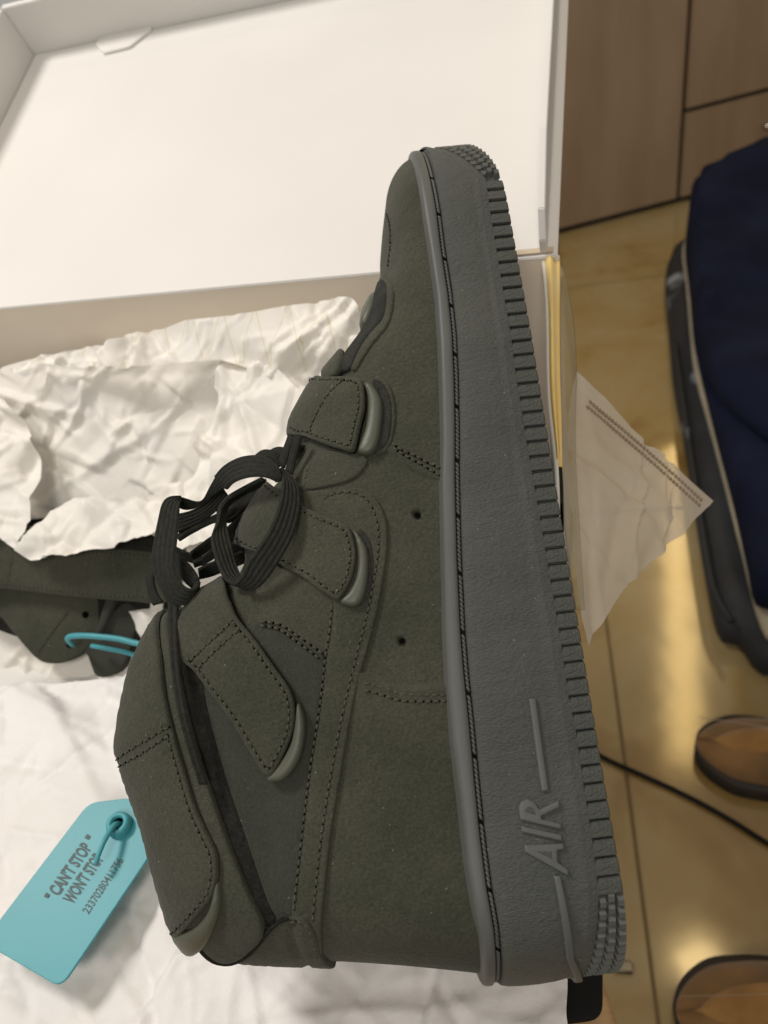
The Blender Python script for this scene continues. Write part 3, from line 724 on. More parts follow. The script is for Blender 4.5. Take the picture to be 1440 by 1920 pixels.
lace([(410, 1000), (500, 930), (580, 870), (700, 800), (830, 680)], [(430, 1060), (520, 1010), (600, 950), (720, 890), (850, 760)], -.048, -.052)
lace([(290, 950), (360, 985), (430, 1010), (520, 1040)], [(290, 1030), (360, 1060), (450, 1090), (540, 1110)], -.05, -.052)
lace([(470, 1130), (560, 1080), (660, 1050), (760, 1010), (880, 960)], [(480, 1210), (580, 1190), (680, 1150), (780, 1110), (900, 1060)], -.046, -.05)
ribbon('lace', lz([(600, 640), (760, 530), (900, 450), (1010, 410)], -.054), lz([(640, 700), (720, 770), (880, 640), (1040, 500)], -.056), LININGSHADE, laces, ribs=4)  # this and the next two: dark ribbons added behind the laces to darken gaps
ribbon('lace', lz([(640, 840), (720, 800), (800, 730), (880, 680)], -.058), lz([(600, 1100), (740, 1060), (860, 1010), (930, 960)], -.058), LININGSHADE, laces, ribs=4)
ribbon('lace', lz([(330, 860), (450, 790), (560, 730), (640, 680)], -.056), lz([(330, 900), (450, 840), (560, 780), (640, 760)], -.057), LININGSHADE, laces, ribs=2)
lace([(110, 1100), (72, 1190), (85, 1330), (125, 1420)], [(140, 1130), (110, 1200), (135, 1310), (190, 1400)], -.044, -.040, ribs=3)
lace([(1110, 300), (1140, 220), (1180, 120), (1200, 60)], [(1150, 330), (1175, 250), (1205, 150), (1230, 80)], -.028, -.024, ribs=3)
lace([(1165, 360), (1195, 260), (1225, 140), (1250, 60)], [(1220, 380), (1240, 270), (1265, 160), (1290, 80)], -.020, -.018, ribs=3)
lace([(930, 230), (990, 190), (1060, 200), (1120, 240), (1150, 300)], [(990, 280), (1020, 250), (1060, 250), (1090, 280), (1110, 330)], -.030, -.026, ribs=4)
lace([(1040, 200), (1090, 170), (1140, 170), (1180, 190)], [(1060, 260), (1100, 235), (1140, 230), (1170, 240)], -.034, -.03, ribs=4)
def lp(pts, w): return np.array([loc3(x, y, wi) for (x, y), wi in zip(pts, w if hasattr(w, '__len__') else [w]*len(pts))])
ribbon('lace', lp([(314, 1130), (316, 1190), (321, 1260), (332, 1330), (350, 1400), (372, 1470)], [-.030, -.022, -.017, -.013, -.0135, -.016]), lp([(336, 1130), (334, 1190), (338, 1260), (349, 1330), (367, 1400), (390, 1470)], [-.030, -.022, -.017, -.013, -.0135, -.016]), LACE, laces, ribs=2)
ribbon('lace', lp([(636, 700), (652, 665), (668, 640)], -.03), lp([(655, 700), (668, 672), (686, 640)], -.024), LACE, laces, ribs=4)
ribbon('lace', lp([(540, 830), (560, 832), (585, 838), (600, 850)], -.03), lp([(540, 880), (560, 878), (575, 870), (590, 862)], -.034), LACE, laces, ribs=3)
# ================================================================== THE BOX
HR = at(1045, 480, .37)                                         # hinge, right end
HL = -unit(.951*CR + .018*CU - .31*CF); HL[2] = 0; HL = unit(HL)   # along the hinge to the left
UP = np.array([0, 0, 1.])
BK = unit(np.cross(UP, HL)); BK = BK if BK[1] > 0 else -BK      # horizontally away from the camera
LD = unit(.0925*CR + .904*CU + .42*CF); LD = unit(LD-(LD @ HL)*HL)   # up the leaning lid
LN = np.cross(HL, LD); LN = LN if LN[2] > 0 else -LN
def onlid(x, y):
    q = onplane(x, y, HR, LN)-HR; return q @ HL, q @ LD
LDEP = onlid(200, 74)[1]; LLEN = onlid(64, 106)[0]
LWALL = .037; TH = .0028
box = local_empty('shoe_box', HR-UP*.183, -HL, BK, UP)
tag(box, 'open cardboard shoe box with white inside and leaning lid, gold folded side edge', 'box')
BI = np.array(box.matrix_world.inverted())
def B(p): return BI[:3, :3] @ np.asarray(p)+BI[:3, 3]
def Bd(v): return BI[:3, :3] @ np.asarray(v)
def slab(name, o, a, b, c, mat, parent=box, bev=.0006): return box_mesh(name, B(o), Bd(a), Bd(b), Bd(c), mat, parent, bev)
lid = slab('lid', HR-LN*TH, HL*LLEN, LD*LDEP, LN*TH, WHITECARD)
def onL(nm, o, a, b, c, mat, bev=.0006): return slab(nm, o, a, b, c, mat, lid, bev)
onL('lid_wall', HR+LD*(LDEP+.0004)-LN*TH-HL*.001, HL*(LLEN+.004), LD*TH*2, LN*(LWALL+TH), WHITECARD)
onL('lid_wall', HR+HL*(LLEN+.0004)-LN*TH, HL*TH*2, LD*LDEP, LN*(LWALL+TH), WHITECARD)
# right wall, its near corner cut away
def prism(name, pts, thick, mat, parent):
    n = len(pts); P = [np.asarray(p) for p in pts]; V = P+[p+thick for p in P]
    F = [tuple(range(n)), tuple(range(n, 2*n))[::-1]]+[(i, (i+1) % n, n+(i+1) % n, n+i) for i in range(n)]
    bm = bmesh.new(); vs = [bm.verts.new(v) for v in V]
    for f in F: bm.faces.new([vs[i] for i in f])
    bmesh.ops.recalc_face_normals(bm, faces=bm.faces); bmesh.ops.bevel(bm, geom=bm.edges[:], offset=.0005, segments=2, affect='EDGES')
    me = bpy.data.meshes.new(name); bm.to_mesh(me); bm.free(); me.materials.append(mat)
    return link(bpy.data.objects.new(name, me), parent)
o0 = HR+HL*.0085+LN*.0003
prism('lid_wall', [B(o0+LD*.002), B(o0+LD*LDEP), B(o0+LD*LDEP+LN*.032), B(o0+LD*.055+LN*.031), B(o0+LD*.012+LN*.020), B(o0+LD*.003+LN*.008)], Bd(-HL*.0035), WHITECARD, lid)
onL('raw_edge', HR+HL*.002+LD*.002+LN*.0004, HL*.030, LD*.0035, LN*.0009, CARDEDGE, .0002)
tp = np.array([onlid(*p) for p in [(181, 88), (196, 104), (245, 92), (287, 58), (284, 50), (207, 68), (185, 78)]])
panel('lid_tab', tp, planar(B(HR), Bd(HL), Bd(LD), Bd(LN)), .0022, WHITECARD, lid, grid=.006, edge=.003, rnd=.0008, base=.0002)
# the body
HB = .183
slab('back_wall', HR+BK*.0035-UP*HB-HL*.001, HL*(LLEN+.002), -BK*.003, UP*(HB-.0005), WARMLITCARD)
slab('bottom', HR-UP*(HB+.003), HL*LLEN, -BK*.275, UP*.003, WHITECARD)
slab('left_wall', HR+HL*(LLEN-.003)-UP*HB, HL*.003, -BK*.10, UP*(HB-.02), WHITECARD)
# right wall: the inner sheet, bowed outwards, and the rolled gold rim
rim = [at(1019, 489, .366), at(1025, 560, .353), at(1027, 620, .343), at(1028, 700, .331), at(1031, 760, .321), at(1038, 820, .312), at(1043, 868, .305), at(1046, 930, .296)]
rim2 = [at(1050, 486, .366), at(1049, 560, .353), at(1049, 620, .343), at(1050, 700, .331), at(1052, 760, .321), at(1053, 820, .312), at(1054, 868, .305), at(1054, 930, .296)]
rim = resample(catmull(rim, .003), .003, False); rim2 = resample(catmull(rim2, .003), None, False, len(rim))
base_r = [HR-UP*HB-BK*(.004+.14*i/(len(rim)-1))-HL*.002 for i in range(len(rim))]
V, F = [], []
for i in range(len(rim)):
    for j in range(7): V.append(B(rim[i]*(1-j/6)+base_r[i]*(j/6)))
for i in range(len(rim)-1):
    for j in range(6): F.append((i*7+j, (i+1)*7+j, (i+1)*7+j+1, i*7+j+1))
rw = mesh_obj('side_wall', V, F, WHITECARD, box); sm = rw.modifiers.new('thick', 'SOLIDIFY'); sm.thickness = .0016; sm.offset = 0
m = 8; ng = len(rim)-2; V, F = [], []
for i in range(len(rim)):
    a, b = rim[i], rim2[i]; wv = (b-a)
    for j in range(m+1):
        t = j/m; V.append(B(a+wv*t+UP*.0035*sin(pi*min(t*1.3, 1))-UP*.001))
    V.append(B(b-UP*.012)); V.append(B(a-UP*.006+wv*.4))
k = m+3
kcut = int(len(rim)*.86)
for i in range(kcut):
    for j in range(k): F.append((i*k+j, (i+1)*k+j, (i+1)*k+(j+1) % k, i*k+(j+1) % k))
F += [tuple(range(k)), tuple(range(kcut*k, kcut*k+k))]
gr = mesh_obj('gold_rim', V, F, GOLD, box); bm = bmesh.new(); bm.from_mesh(gr.data); bmesh.ops.recalc_face_normals(bm, faces=bm.faces); bm.to_mesh(gr.data); bm.free()
# the dark slot that goes on below the rim and the outer flap standing away from it
F2_, V2_ = [], []
for i in range(kcut-1, len(rim)):
    a, b = rim[i], rim2[i]
    V2_ += [B(a+(b-a)*.1-UP*.004), B(a+(b-a)*.95-UP*.004), B(b-UP*.02), B(a-UP*.02)]
for i in range(len(V2_)//4-1):
    for j in range(4): F2_.append((i*4+j, i*4+4+j, i*4+4+(j+1) % 4, i*4+(j+1) % 4))
mesh_obj('rim_slot', V2_, F2_, LININGSHADE, box, smooth=False)
fl_in = catmull([at(1046, 486, .375), at(1046, 600, .356), at(1047, 720, .338), at(1048, 860, .316), at(1060, 1000, .296), at(1078, 1130, .282)], .003)
fl_out = catmull([at(1054, 496, .377), at(1072, 590, .362), at(1078, 680, .350), at(1076, 740, .344), at(1076, 860, .330), at(1084, 1000, .308), at(1092, 1130, .292)], .003)
nfl = 60; fl_in, fl_out = resample(fl_in, None, False, nfl), resample(fl_out, None, False, nfl)
V, F = [], []
for i in range(nfl):
    for j in range(6):
        t = j/5; V.append(B(fl_in[i]*(1-t)+fl_out[i]*t+CU*0+(-CF)*.003*sin(pi*t)-UP*.004))
for i in range(nfl-1):
    for j in range(5): F.append((i*6+j, i*6+j+1, (i+1)*6+j+1, (i+1)*6+j))
fl = mesh_obj('outer_flap', V, F, OLIVECARD, box); sm = fl.modifiers.new('thick', 'SOLIDIFY'); sm.thickness = .001
# ================================================================== TISSUE PAPER IN THE BOX
tis = empty('tissue_paper', tuple(HR-UP*.15+HL*.3-BK*.05))
tag(tis, 'crumpled cream tissue paper lining the box below the lid, with a faint gold print', 'tissue paper')
def Tsp(o):
    o.parent = tis; o.matrix_parent_inverse = Matrix.Translation(-tis.location); return o
CR3 = [(.085, .005, 1.5), (.034, .0021, 14)]
liner = plane3((0, 650, .497), (690, 560, .417), (100, 1300, .475))
Tsp(paper('lining_sheet', [(-120, 700), (0, 700), (20, 690), (120, 664), (260, 640), (420, 606), (560, 582), (690, 556), (760, 560), (700, 800), (620, 1000), (420, 1150), (330, 1330), (-120, 1340)], liner, TISSUE, None, .0018, CR3, seed=3, cre=[(80, .045, .008, .0040), (260, .018, .0034, .0014)]))
pl = plane3((0, 700, .478), (690, 566, .396), (400, 760, .425))
def fold_up(P, d): return .0012*np.exp(-d/.006)
Tsp(paper('paper_fold', [(16, 694), (60, 676), (140, 660), (250, 638), (350, 604), (430, 596), (540, 582), (640, 562), (668, 565), (680, 580), (690, 640), (640, 720), (560, 745), (520, 712), (470, 692), (412, 674), (330, 684), (240, 692), (150, 690), (80, 682), (30, 700)], pl, PRINTED, None, .0016, [(.09, .0035, 2.5), (.034, .0015, 14)], fold_up, False, 5, [(20, .05, .007, .0034), (110, .016, .003, .0012)]))
pl = plane3((380, 760, .436), (640, 640, .394), (340, 1000, .414))
Tsp(paper('paper_fold', [(404, 676), (440, 668), (520, 690), (560, 730), (640, 690), (690, 600), (740, 640), (700, 760), (640, 900), (560, 980), (440, 1010), (340, 1030), (280, 1000), (310, 930), (358, 895), (372, 838), (404, 790), (414, 740), (402, 700)], pl, TISSUE, None, .0016, [(.055, .0050, 6), (.028, .0018, 14)], fold_up, False, 8, [(30, .045, .008, .0046), (110, .016, .003, .0013)]))
pl = plane3((20, 1030, .442), (280, 1000, .420), (120, 950, .452))
Tsp(paper('paper_fold', [(32, 1036), (50, 1045), (90, 1041), (140, 1033), (200, 1024), (287, 1008), (350, 985), (420, 950), (400, 905), (300, 934), (210, 946), (165, 940), (110, 962), (72, 995), (45, 1022)], pl, TISSUE, None, .0016, [(.06, .0035, 5), (.030, .0014, 14)], fold_up, False, 12, [(18, .04, .007, .0034), (70, .014, .0026, .0011)]))
pl = plane3((0, 740, .476), (60, 860, .458), (10, 1010, .446))
Tsp(paper('paper_fold', [(-60, 730), (-10, 742), (20, 758), (48, 786), (62, 830), (66, 880), (62, 960), (58, 1000), (34, 1032), (10, 1018), (-10, 1000), (-60, 980)], pl, TISSUE, None, .0016, [(.05, .006, 6), (.026, .0017, 14)], fold_up, False, 15, [(18, .04, .007, .0040), (60, .014, .0026, .0011)]))
# the sheet spread under the shoe at the front
front = paper('tissue_sheet', [(-140, 1320), (-60, 1305), (0, 1294), (70, 1286), (150, 1276), (232, 1264), (330, 1250), (520, 1240), (760, 1300), (940, 1500), (1030, 1660), (1058, 1760), (1064, 1840), (1062, 1900), (1066, 1990), (1000, 2060), (600, 2080), (100, 2060), (-160, 2000)],
              (np.array([0, .2, .588]), np.array([1., 0, 0]), np.array([0, 1., 0]), np.array([0, 0, 1.])), TISSUE2, None, .0021,
              [(.13, .0050, 1.2), (.055, .0026, 12)], None, True, 21, [(70, .07, .008, .0026), (420, .020, .003, .0009)])
tag(front, 'pale tissue paper sheet spread in the foreground under the heel and the blue tag', 'tissue paper')
# ================================================================== THE OTHER SHOE OF THE PAIR
po = plane3((0, 1100, .462), (280, 1090, .440), (120, 1230, .452))
pp = np.array(po[0]); N3 = po[3]
sh2 = local_empty('high_top_shoe', at(120, 1240, .47), po[1], po[2], po[3])
tag(sh2, 'second olive high-top shoe half hidden under tissue in the box behind the laces', 'shoe', 'pair of olive high-top shoes')
I2 = np.array(sh2.matrix_world.inverted())
def L2(p): return I2[:3, :3] @ np.asarray(p)+I2[:3, 3]
def pl2(dz, bend=None):
    o = po[0]+N3*dz
    return (o, po[1], po[2], N3), planar(L2(o), I2[:3, :3] @ po[1], I2[:3, :3] @ po[2], I2[:3, :3] @ N3, bend)
def piece2(name, pts, dz, th, mat, bend=None, hf=None, rnd=.0012, parent=None):
    p, s = pl2(dz, bend); q = catmull(to_plane(pts, p), .0012, True)
    return panel(name, q, s, th, mat, parent or sh2, rnd=rnd, base=-.0005, hf=hf, under=True), q, s
# body: an upper lying on its side
bv = lambda u, v: -.5*(v-.03)**2*6
piece2('upper', [(-60, 985), (60, 975), (290, 960), (400, 1000), (400, 1240), (250, 1215), (190, 1190), (60, 1190), (-60, 1120)], -.020, .012, LININGSHADE)
pt, q_, s_ = piece2('tongue', [(-60, 1060), (40, 1060), (225, 1090), (222, 1120), (200, 1160), (180, 1196), (164, 1216), (151, 1229), (124, 1241), (93, 1241), (73, 1230), (52, 1208), (33, 1186), (0, 1150), (-60, 1100)], -.008, .0045, SUEDE, lambda u, v: .05*np.clip(u-.02, -.1, .1)-2*(u-.01)**2*1.2)
p_, sp_ = pl2(-.008, lambda u, v: .05*np.clip(u-.02, -.1, .1)-2*(u-.01)**2*1.2)
for c in ((163, 1152), (136, 1207)):
    cc = to_plane([c], p_)[0]; an = np.linspace(0, 2*pi, 16)[:-1]
    panel('eyelet', np.stack([cc[0]+.0022*np.cos(an), cc[1]+.0022*np.sin(an)], 1), sp_, .0047, NEEDLE, pt, grid=.001, edge=.0006, rnd=.0002, base=.004)
stq = catmull(to_plane([(79, 1224), (92, 1204), (110, 1178), (134, 1146)], p_), .001)
stitches([stq], .0046, pt, pitch=.0024, surf=sp_, r=.0004)
piece2('tongue_tip', [(164, 1212), (172, 1226), (180, 1248), (186, 1262), (198, 1267), (222, 1262), (240, 1246), (256, 1205), (264, 1160), (262, 1140), (240, 1130), (205, 1165)], -.012, .005, GREYSUEDE)
piece2('strap_loop', [(205, 1125), (222, 1122), (216, 1140), (196, 1185), (186, 1190), (190, 1170)], -.007, .004, GREYSUEDE)
ps, qs, ss = piece2('strap', [(-60, 980), (40, 985), (150, 985), (285, 985), (340, 1010), (340, 1080), (310, 1129), (250, 1128), (190, 1123), (130, 1117), (60, 1108), (0, 1102), (-60, 1096)], .002, .0045, SUEDE, lambda u, v: -.9*(v-.02)**2*4)
pp_, sp2 = pl2(.002, lambda u, v: -.9*(v-.02)**2*4)
stitches([catmull(to_plane([(-50, 1088), (0, 1093), (60, 1100), (130, 1109), (190, 1115), (280, 1120)], pp_), .001), catmull(to_plane([(24, 1092), (28, 1065), (34, 1042)], pp_), .001), catmull(to_plane([(60, 1040), (140, 1034), (200, 1035), (285, 1042)], pp_), .001)], .0045, ps, surf=sp2, pitch=.003)
piece2('collar', [(205, 1026), (260, 1010), (330, 1000), (330, 1040), (282, 1034), (240, 1030)], .003, .0046, LININGSHADE)
# ================================================================== THE BLUE TAG
TN = unit(np.array([.06, -.12, 1.])); TO = onz(110, 1690, .6035)
T1 = onplane(180, 1588, TO, TN)-TO; T1 = unit(T1); T2 = np.cross(TN, T1)
tagp = local_empty('security_tag', TO, T1, T2, TN)
tag(tagp, 'turquoise plastic security tag printed with a slogan and number, lying on the tissue', 'tag')
def tg(pts): return to_plane(pts, (TO, T1, T2, TN))
ident = planar(np.zeros(3), np.array([1., 0, 0]), np.array([0, 1., 0]), np.array([0, 0, 1.]))
def round_poly(P, r, k=6):
    out_ = []; n = len(P)
    for i in range(n):
        a, b, c = P[i-1], P[i], P[(i+1) % n]; d1, d2 = unit(a-b), unit(c-b); rr = min(r, np.linalg.norm(a-b)*.4, np.linalg.norm(c-b)*.4)
        p, q = b+d1*rr, b+d2*rr
        for j in range(k+1): t = j/k; out_.append(p*(1-t)**2+2*b*t*(1-t)+q*t*t)
    return np.array(out_)
tq = round_poly(tg([(168, 1507), (252, 1497), (300, 1560), (282, 1606), (116, 1853), (-30, 1768)]), .005)
plate = panel('plate', tq, ident, .0013, CYAN, tagp, grid=.006, edge=.0015, rnd=.00035, base=0); plate.data.polygons.foreach_set('use_smooth', [False]*len(plate.data.polygons))
def text_on(s, cx, cy, length, height, name, bold=.045):
    cu = bpy.data.curves.new('txt', 'FONT'); cu.body = s; cu.size = 1; cu.extrude = 0; cu.align_x = 'LEFT'; cu.offset = bold
    ob = bpy.data.objects.new('txt', cu); COL.objects.link(ob)
    dg = bpy.context.evaluated_depsgraph_get(); me = bpy.data.meshes.new_from_object(ob.evaluated_get(dg)); bpy.data.objects.remove(ob)
    co = np.array([v.co[:] for v in me.vertices]); lo, hi = co.min(0), co.max(0)
    c = tg([(cx, cy)])[0]
    for v, p in zip(me.vertices, co):
        v.co = (c[0]+((p[0]-lo[0])/(hi[0]-lo[0])-.5)*length, c[1]+((p[1]-lo[1])/(hi[1]-lo[1])-.5)*height, .00138)
    me.materials.clear(); me.materials.append(INK); me.name = name
    return link(bpy.data.objects.new(name, me), plate)
def plen(a, b): q = tg([a, b]); return np.linalg.norm(q[0]-q[1])
text_on("CAN'T STOP", 134.5, 1630, plen((107, 1678), (166, 1584)), plen((125, 1620), (143, 1638)), 'lettering')
text_on("WON'T STOP", 159, 1648, plen((129, 1692), (186, 1603)), plen((150, 1637), (168, 1655)), 'lettering')
text_on("23370280411756", 196, 1661.5, plen((162, 1711), (232, 1613)), plen((190, 1655), (201, 1666)), 'number', .02)
text_on('"', 167, 1571.5, plen((163, 1574), (169, 1567)), plen((163, 1569), (170, 1575)), 'lettering')
text_on('"', 91, 1681, plen((88, 1684), (94, 1677)), plen((87, 1678), (94, 1684)), 'lettering')
hc = tg([(228, 1551)])[0]
def lathe(name, prof, c, mat, parent, n=40):
    V = [(c[0]+r*cos(2*pi*k/n), c[1]+r*sin(2*pi*k/n), z) for r, z in prof for k in range(n)]; m_ = len(prof)
    F = [(i*n+k, i*n+(k+1) % n, (i+1)*n+(k+1) % n, (i+1)*n+k) for i in range(m_-1) for k in range(n)]
    return mesh_obj(name, V, F, mat, parent)
rr = plen((228, 1551), (250, 1551))
lathe('lock_head', [(rr*1.04, .0012), (rr, .004), (rr*.93, .0055), (rr*.78, .0064), (rr*.6, .0064), (rr*.5, .0058), (rr*.46, .0046), (rr*.44, .0012)], hc, CYAN, tagp)
lathe('lock_hole', [(rr*.45, .0046), (rr*.43, .0022), (.00005, .0020)], hc, NEEDLE, tagp)
e_ = tg([(195, 1634)])[0]
def l3(q, z): return np.array([q[0], q[1], z])
tube('strap_tail', [l3(hc, .001), l3(hc*.985+e_*.015, .0045), l3(hc*.88+e_*.12, .0078), l3(hc*.5+e_*.5, .0105), l3(hc*.12+e_*.88, .0105), l3(e_, .0095)], .00155, CYAN, tagp, n=10, step=.001, rf=lambda t: 1.0-.32*t if t < .97 else .55)
IT = np.array(tagp.matrix_world.inverted())
def LT(p): return IT[:3, :3] @ np.asarray(p)+IT[:3, 3]
tube('strap_loop', [LT(at(137, 1209, .452)), LT(at(131, 1204, .445)), LT(at(127, 1196, .440)), LT(at(140, 1192, .436)), LT(at(180, 1193, .432)), LT(at(240, 1202, .428)), LT(at(300, 1230, .42)), LT(at(330, 1330, .40)), LT(at(310, 1460, .385)), LT(at(270, 1530, .372)), l3(hc, .002)], .0017, CYAN, tagp, n=10)
tube('strap_loop', [LT(at(172, 1211, .447)), LT(at(200, 1216, .440)), LT(at(245, 1226, .436)), LT(at(300, 1250, .425)), LT(at(325, 1340, .41))], .0014, CYAN, tagp, n=8)
# ================================================================== STOOL AND WHAT STANDS ON IT
SEAT_Z = .545
stool = empty('wooden_stool', (-.15, .10, 0)); tag(stool, 'light wooden stool carrying the shoe box, its edge showing below the heel', 'stool')
q = onz(1151, 1890, SEAT_Z); SR = .20; sx = q[0]-SR; stool.location = (sx, q[1]+.005, 0)
bm = bmesh.new(); prof = [(.01, SEAT_Z-.028), (SR-.008, SEAT_Z-.028), (SR, SEAT_Z-.020), (SR, SEAT_Z-.005), (SR-.004, SEAT_Z), (.01, SEAT_Z)]
n = 72; V = [(r*cos(2*pi*k/n), r*sin(2*pi*k/n), z) for r, z in prof for k in range(n)]
F = [(i*n+k, i*n+(k+1) % n, (i+1)*n+(k+1) % n, (i+1)*n+k) for i in range(len(prof)-1) for k in range(n)]+[tuple(range(n))[::-1], tuple(range((len(prof)-1)*n, len(prof)*n))]
mesh_obj('seat', V, F, WOODSTOOL, stool)
for a_ in (60, 150, 240, 330):
    d = np.array([cos(radians(a_)), sin(radians(a_)), 0]); tube('leg', [d*.13+np.array([0, 0, SEAT_Z-.028]), d*.14+np.array([0, 0, .25]), d*.15+np.array([0, 0, .0])], .014, WOODSTOOL, stool, n=12, step=.05)
bo = np.array([0, 0, SEAT_Z+.0006]); bpl = (bo, np.array([1., 0, 0]), np.array([0, 1., 0]), UP)
bq = round_poly(to_plane([(1030, 1790), (1130, 1790), (1130, 1912), (1030, 1925)], bpl), .006)
cs = panel('flat_case', bq, planar(bo, bpl[1], bpl[2], UP), .004, BLACK, None, grid=.006, edge=.002, rnd=.0006, base=0)
tag(cs, 'flat black object with a rounded corner beside the tissue edge under the heel', 'case')
# ================================================================== ROOM: FLOOR, CABINET
def floor_material():
    m = bpy.data.materials.new('marble_tile'); m.use_nodes = True; nt = m.node_tree; N = nt.nodes; K = nt.links; b = N['Principled BSDF']
    tc = N.new('ShaderNodeTexCoord'); g = N.new('ShaderNodeNewGeometry')
    n = N.new('ShaderNodeTexNoise'); n.inputs['Scale'].default_value = 3.6; n.inputs['Detail'].default_value = 4; n.inputs['Distortion'].default_value = .5; n.inputs['Roughness'].default_value = .6
    K.new(g.outputs['Position'], n.inputs['Vector'])
    r = N.new('ShaderNodeValToRGB'); e = r.color_ramp.elements
    e[0].position, e[0].color = .30, (.185, .108, .030, 1); e[1].position, e[1].color = .70, (.33, .255, .135, 1)
    x = e.new(.46); x.color = (.28, .195, .075, 1); x = e.new(.40); x.color = (.235, .15, .05, 1)
    K.new(n.outputs['Fac'], r.inputs[0]); K.new(r.outputs[0], b.inputs['Base Color'])
    b.inputs['Roughness'].default_value = .11; b.inputs['Specular IOR Level'].default_value = .65
    n2 = N.new('ShaderNodeTexNoise'); n2.inputs['Scale'].default_value = 9; K.new(g.outputs['Position'], n2.inputs['Vector'])
    bp = N.new('ShaderNodeBump'); bp.inputs['Strength'].default_value = .05; bp.inputs['Distance'].default_value = .01; K.new(n2.outputs['Fac'], bp.inputs['Height']); K.new(bp.outputs[0], b.inputs['Normal'])
    return m
TILE = floor_material()
GROUT = material('grout', (.15, .10, .042), (.18, .12, .055), 60, .9)
CABIN = material('cabinet_wood', (.235, .155, .092), (.29, .205, .13), 3.5, .42, .08, 90, stretch=(3, 3, .5), detail=3, spec=.4)
GAP = material('cabinet_gap', (.035, .024, .012))
fl_ = mesh_obj('floor', [(-3, -1.5, -.004), (4, -1.5, -.004), (4, 4.5, -.004), (-3, 4.5, -.004)], [(0, 1, 2, 3)], GROUT, None, False); fl_['kind'] = 'structure'
g1, g2 = onz(1140, 1187, 0), onz(1233, 1907, 0); gd = unit(g1-g2); gx = np.array([gd[1], -gd[0], 0])
TS = .90; tile_bm = bmesh.new()
bmesh.ops.create_cube(tile_bm, size=1)
for v in tile_bm.verts: v.co = (v.co.x*(TS-.004), v.co.y*(TS-.004), v.co.z*.006-.003)
bmesh.ops.bevel(tile_bm, geom=[e for e in tile_bm.edges if all(v.co.z > -.001 for v in e.verts)], offset=.0015, segments=2, affect='EDGES')
tme = bpy.data.meshes.new('tile'); tile_bm.to_mesh(tme); tile_bm.free(); tme.materials.append(TILE)
ang = math.atan2(gx[1], gx[0])
o_t = onz(1300, 1585, 0)
off = (o_t-g1) @ gd
for i in range(-4, 4):
    for j in range(-4, 5):
        c = g1+gx*(TS*(i+.5))+gd*(off+TS*(j+.5) -.31)
        if not (-2.4 < c[0] < 3.2 and -1.2 < c[1] < 3.6): continue
        o = bpy.data.objects.new('tile', tme); link(o, fl_); o.location = (c[0], c[1], 0.0); o.rotation_euler = (0, 0, ang)
# cabinet: vertical front standing on the floor
c1, c2 = onz(1052, 441, 0), onz(1290, 379, 0); cx = unit(c2-c1); cn = np.array([cx[1], -cx[0], 0]); cn = cn if cn[1] < 0 else -cn
cab = local_empty('cabinet', c1, cx, -cn, UP)
tag(cab, 'brown wooden cabinet front with a door and drawers standing on the floor at the back', 'cabinet')
def oncab(x, y):
    p = onplane(x, y, c1, cn)-c1; return p @ cx, p[2]
X1 = oncab(1283, 200)[0]; ZD = oncab(1360, 190)[1]
X0 = -.75; XE = X1+.42; ZT = .95
ex, ey, ez = np.eye(3)
box_mesh('carcass', np.array([X0, .021, .0]), ex*(XE-X0), ey*.45, ez*ZT, GAP, cab)
gp = .006
xl = oncab(1052, 300)[0]-.25
box_mesh('door', np.array([X0, 0, .02]), ex*(xl-gp-X0), ey*.02, ez*(ZT-.03), CABIN, cab, .002)
box_mesh('door', np.array([xl, 0, .02]), ex*(X1-gp-xl), ey*.02, ez*(ZT-.03), CABIN, cab, .002)
dl = box_mesh('drawer_front', np.array([X1+gp, 0, .02]), ex*(XE-X1-gp), ey*.02, ez*(ZD-gp-.02), CABIN, cab, .002)
dr = box_mesh('drawer_front', np.array([X1+gp, 0, ZD+gp]), ex*(XE-X1-gp), ey*.02, ez*(ZT-ZD-.03), CABIN, cab, .002)
METAL = material('metal', (.7, .66, .58), None, rough=.25); METAL.node_tree.nodes['Principled BSDF'].inputs['Metallic'].default_value = 1
CLIPMETAL = material('dull_metal', (.26, .235, .19), None, rough=.35); CLIPMETAL.node_tree.nodes['Principled BSDF'].inputs['Metallic'].default_value = .8
hx, hz = oncab(1440, 232)
tube('handle', [np.array([hx-.012, -.001, hz]), np.array([hx-.010, -.02, hz]), np.array([hx+.05, -.025, hz]), np.array([hx+.10, -.02, hz]), np.array([hx+.102, -.001, hz])], .006, METAL, dl, n=10, step=.005)
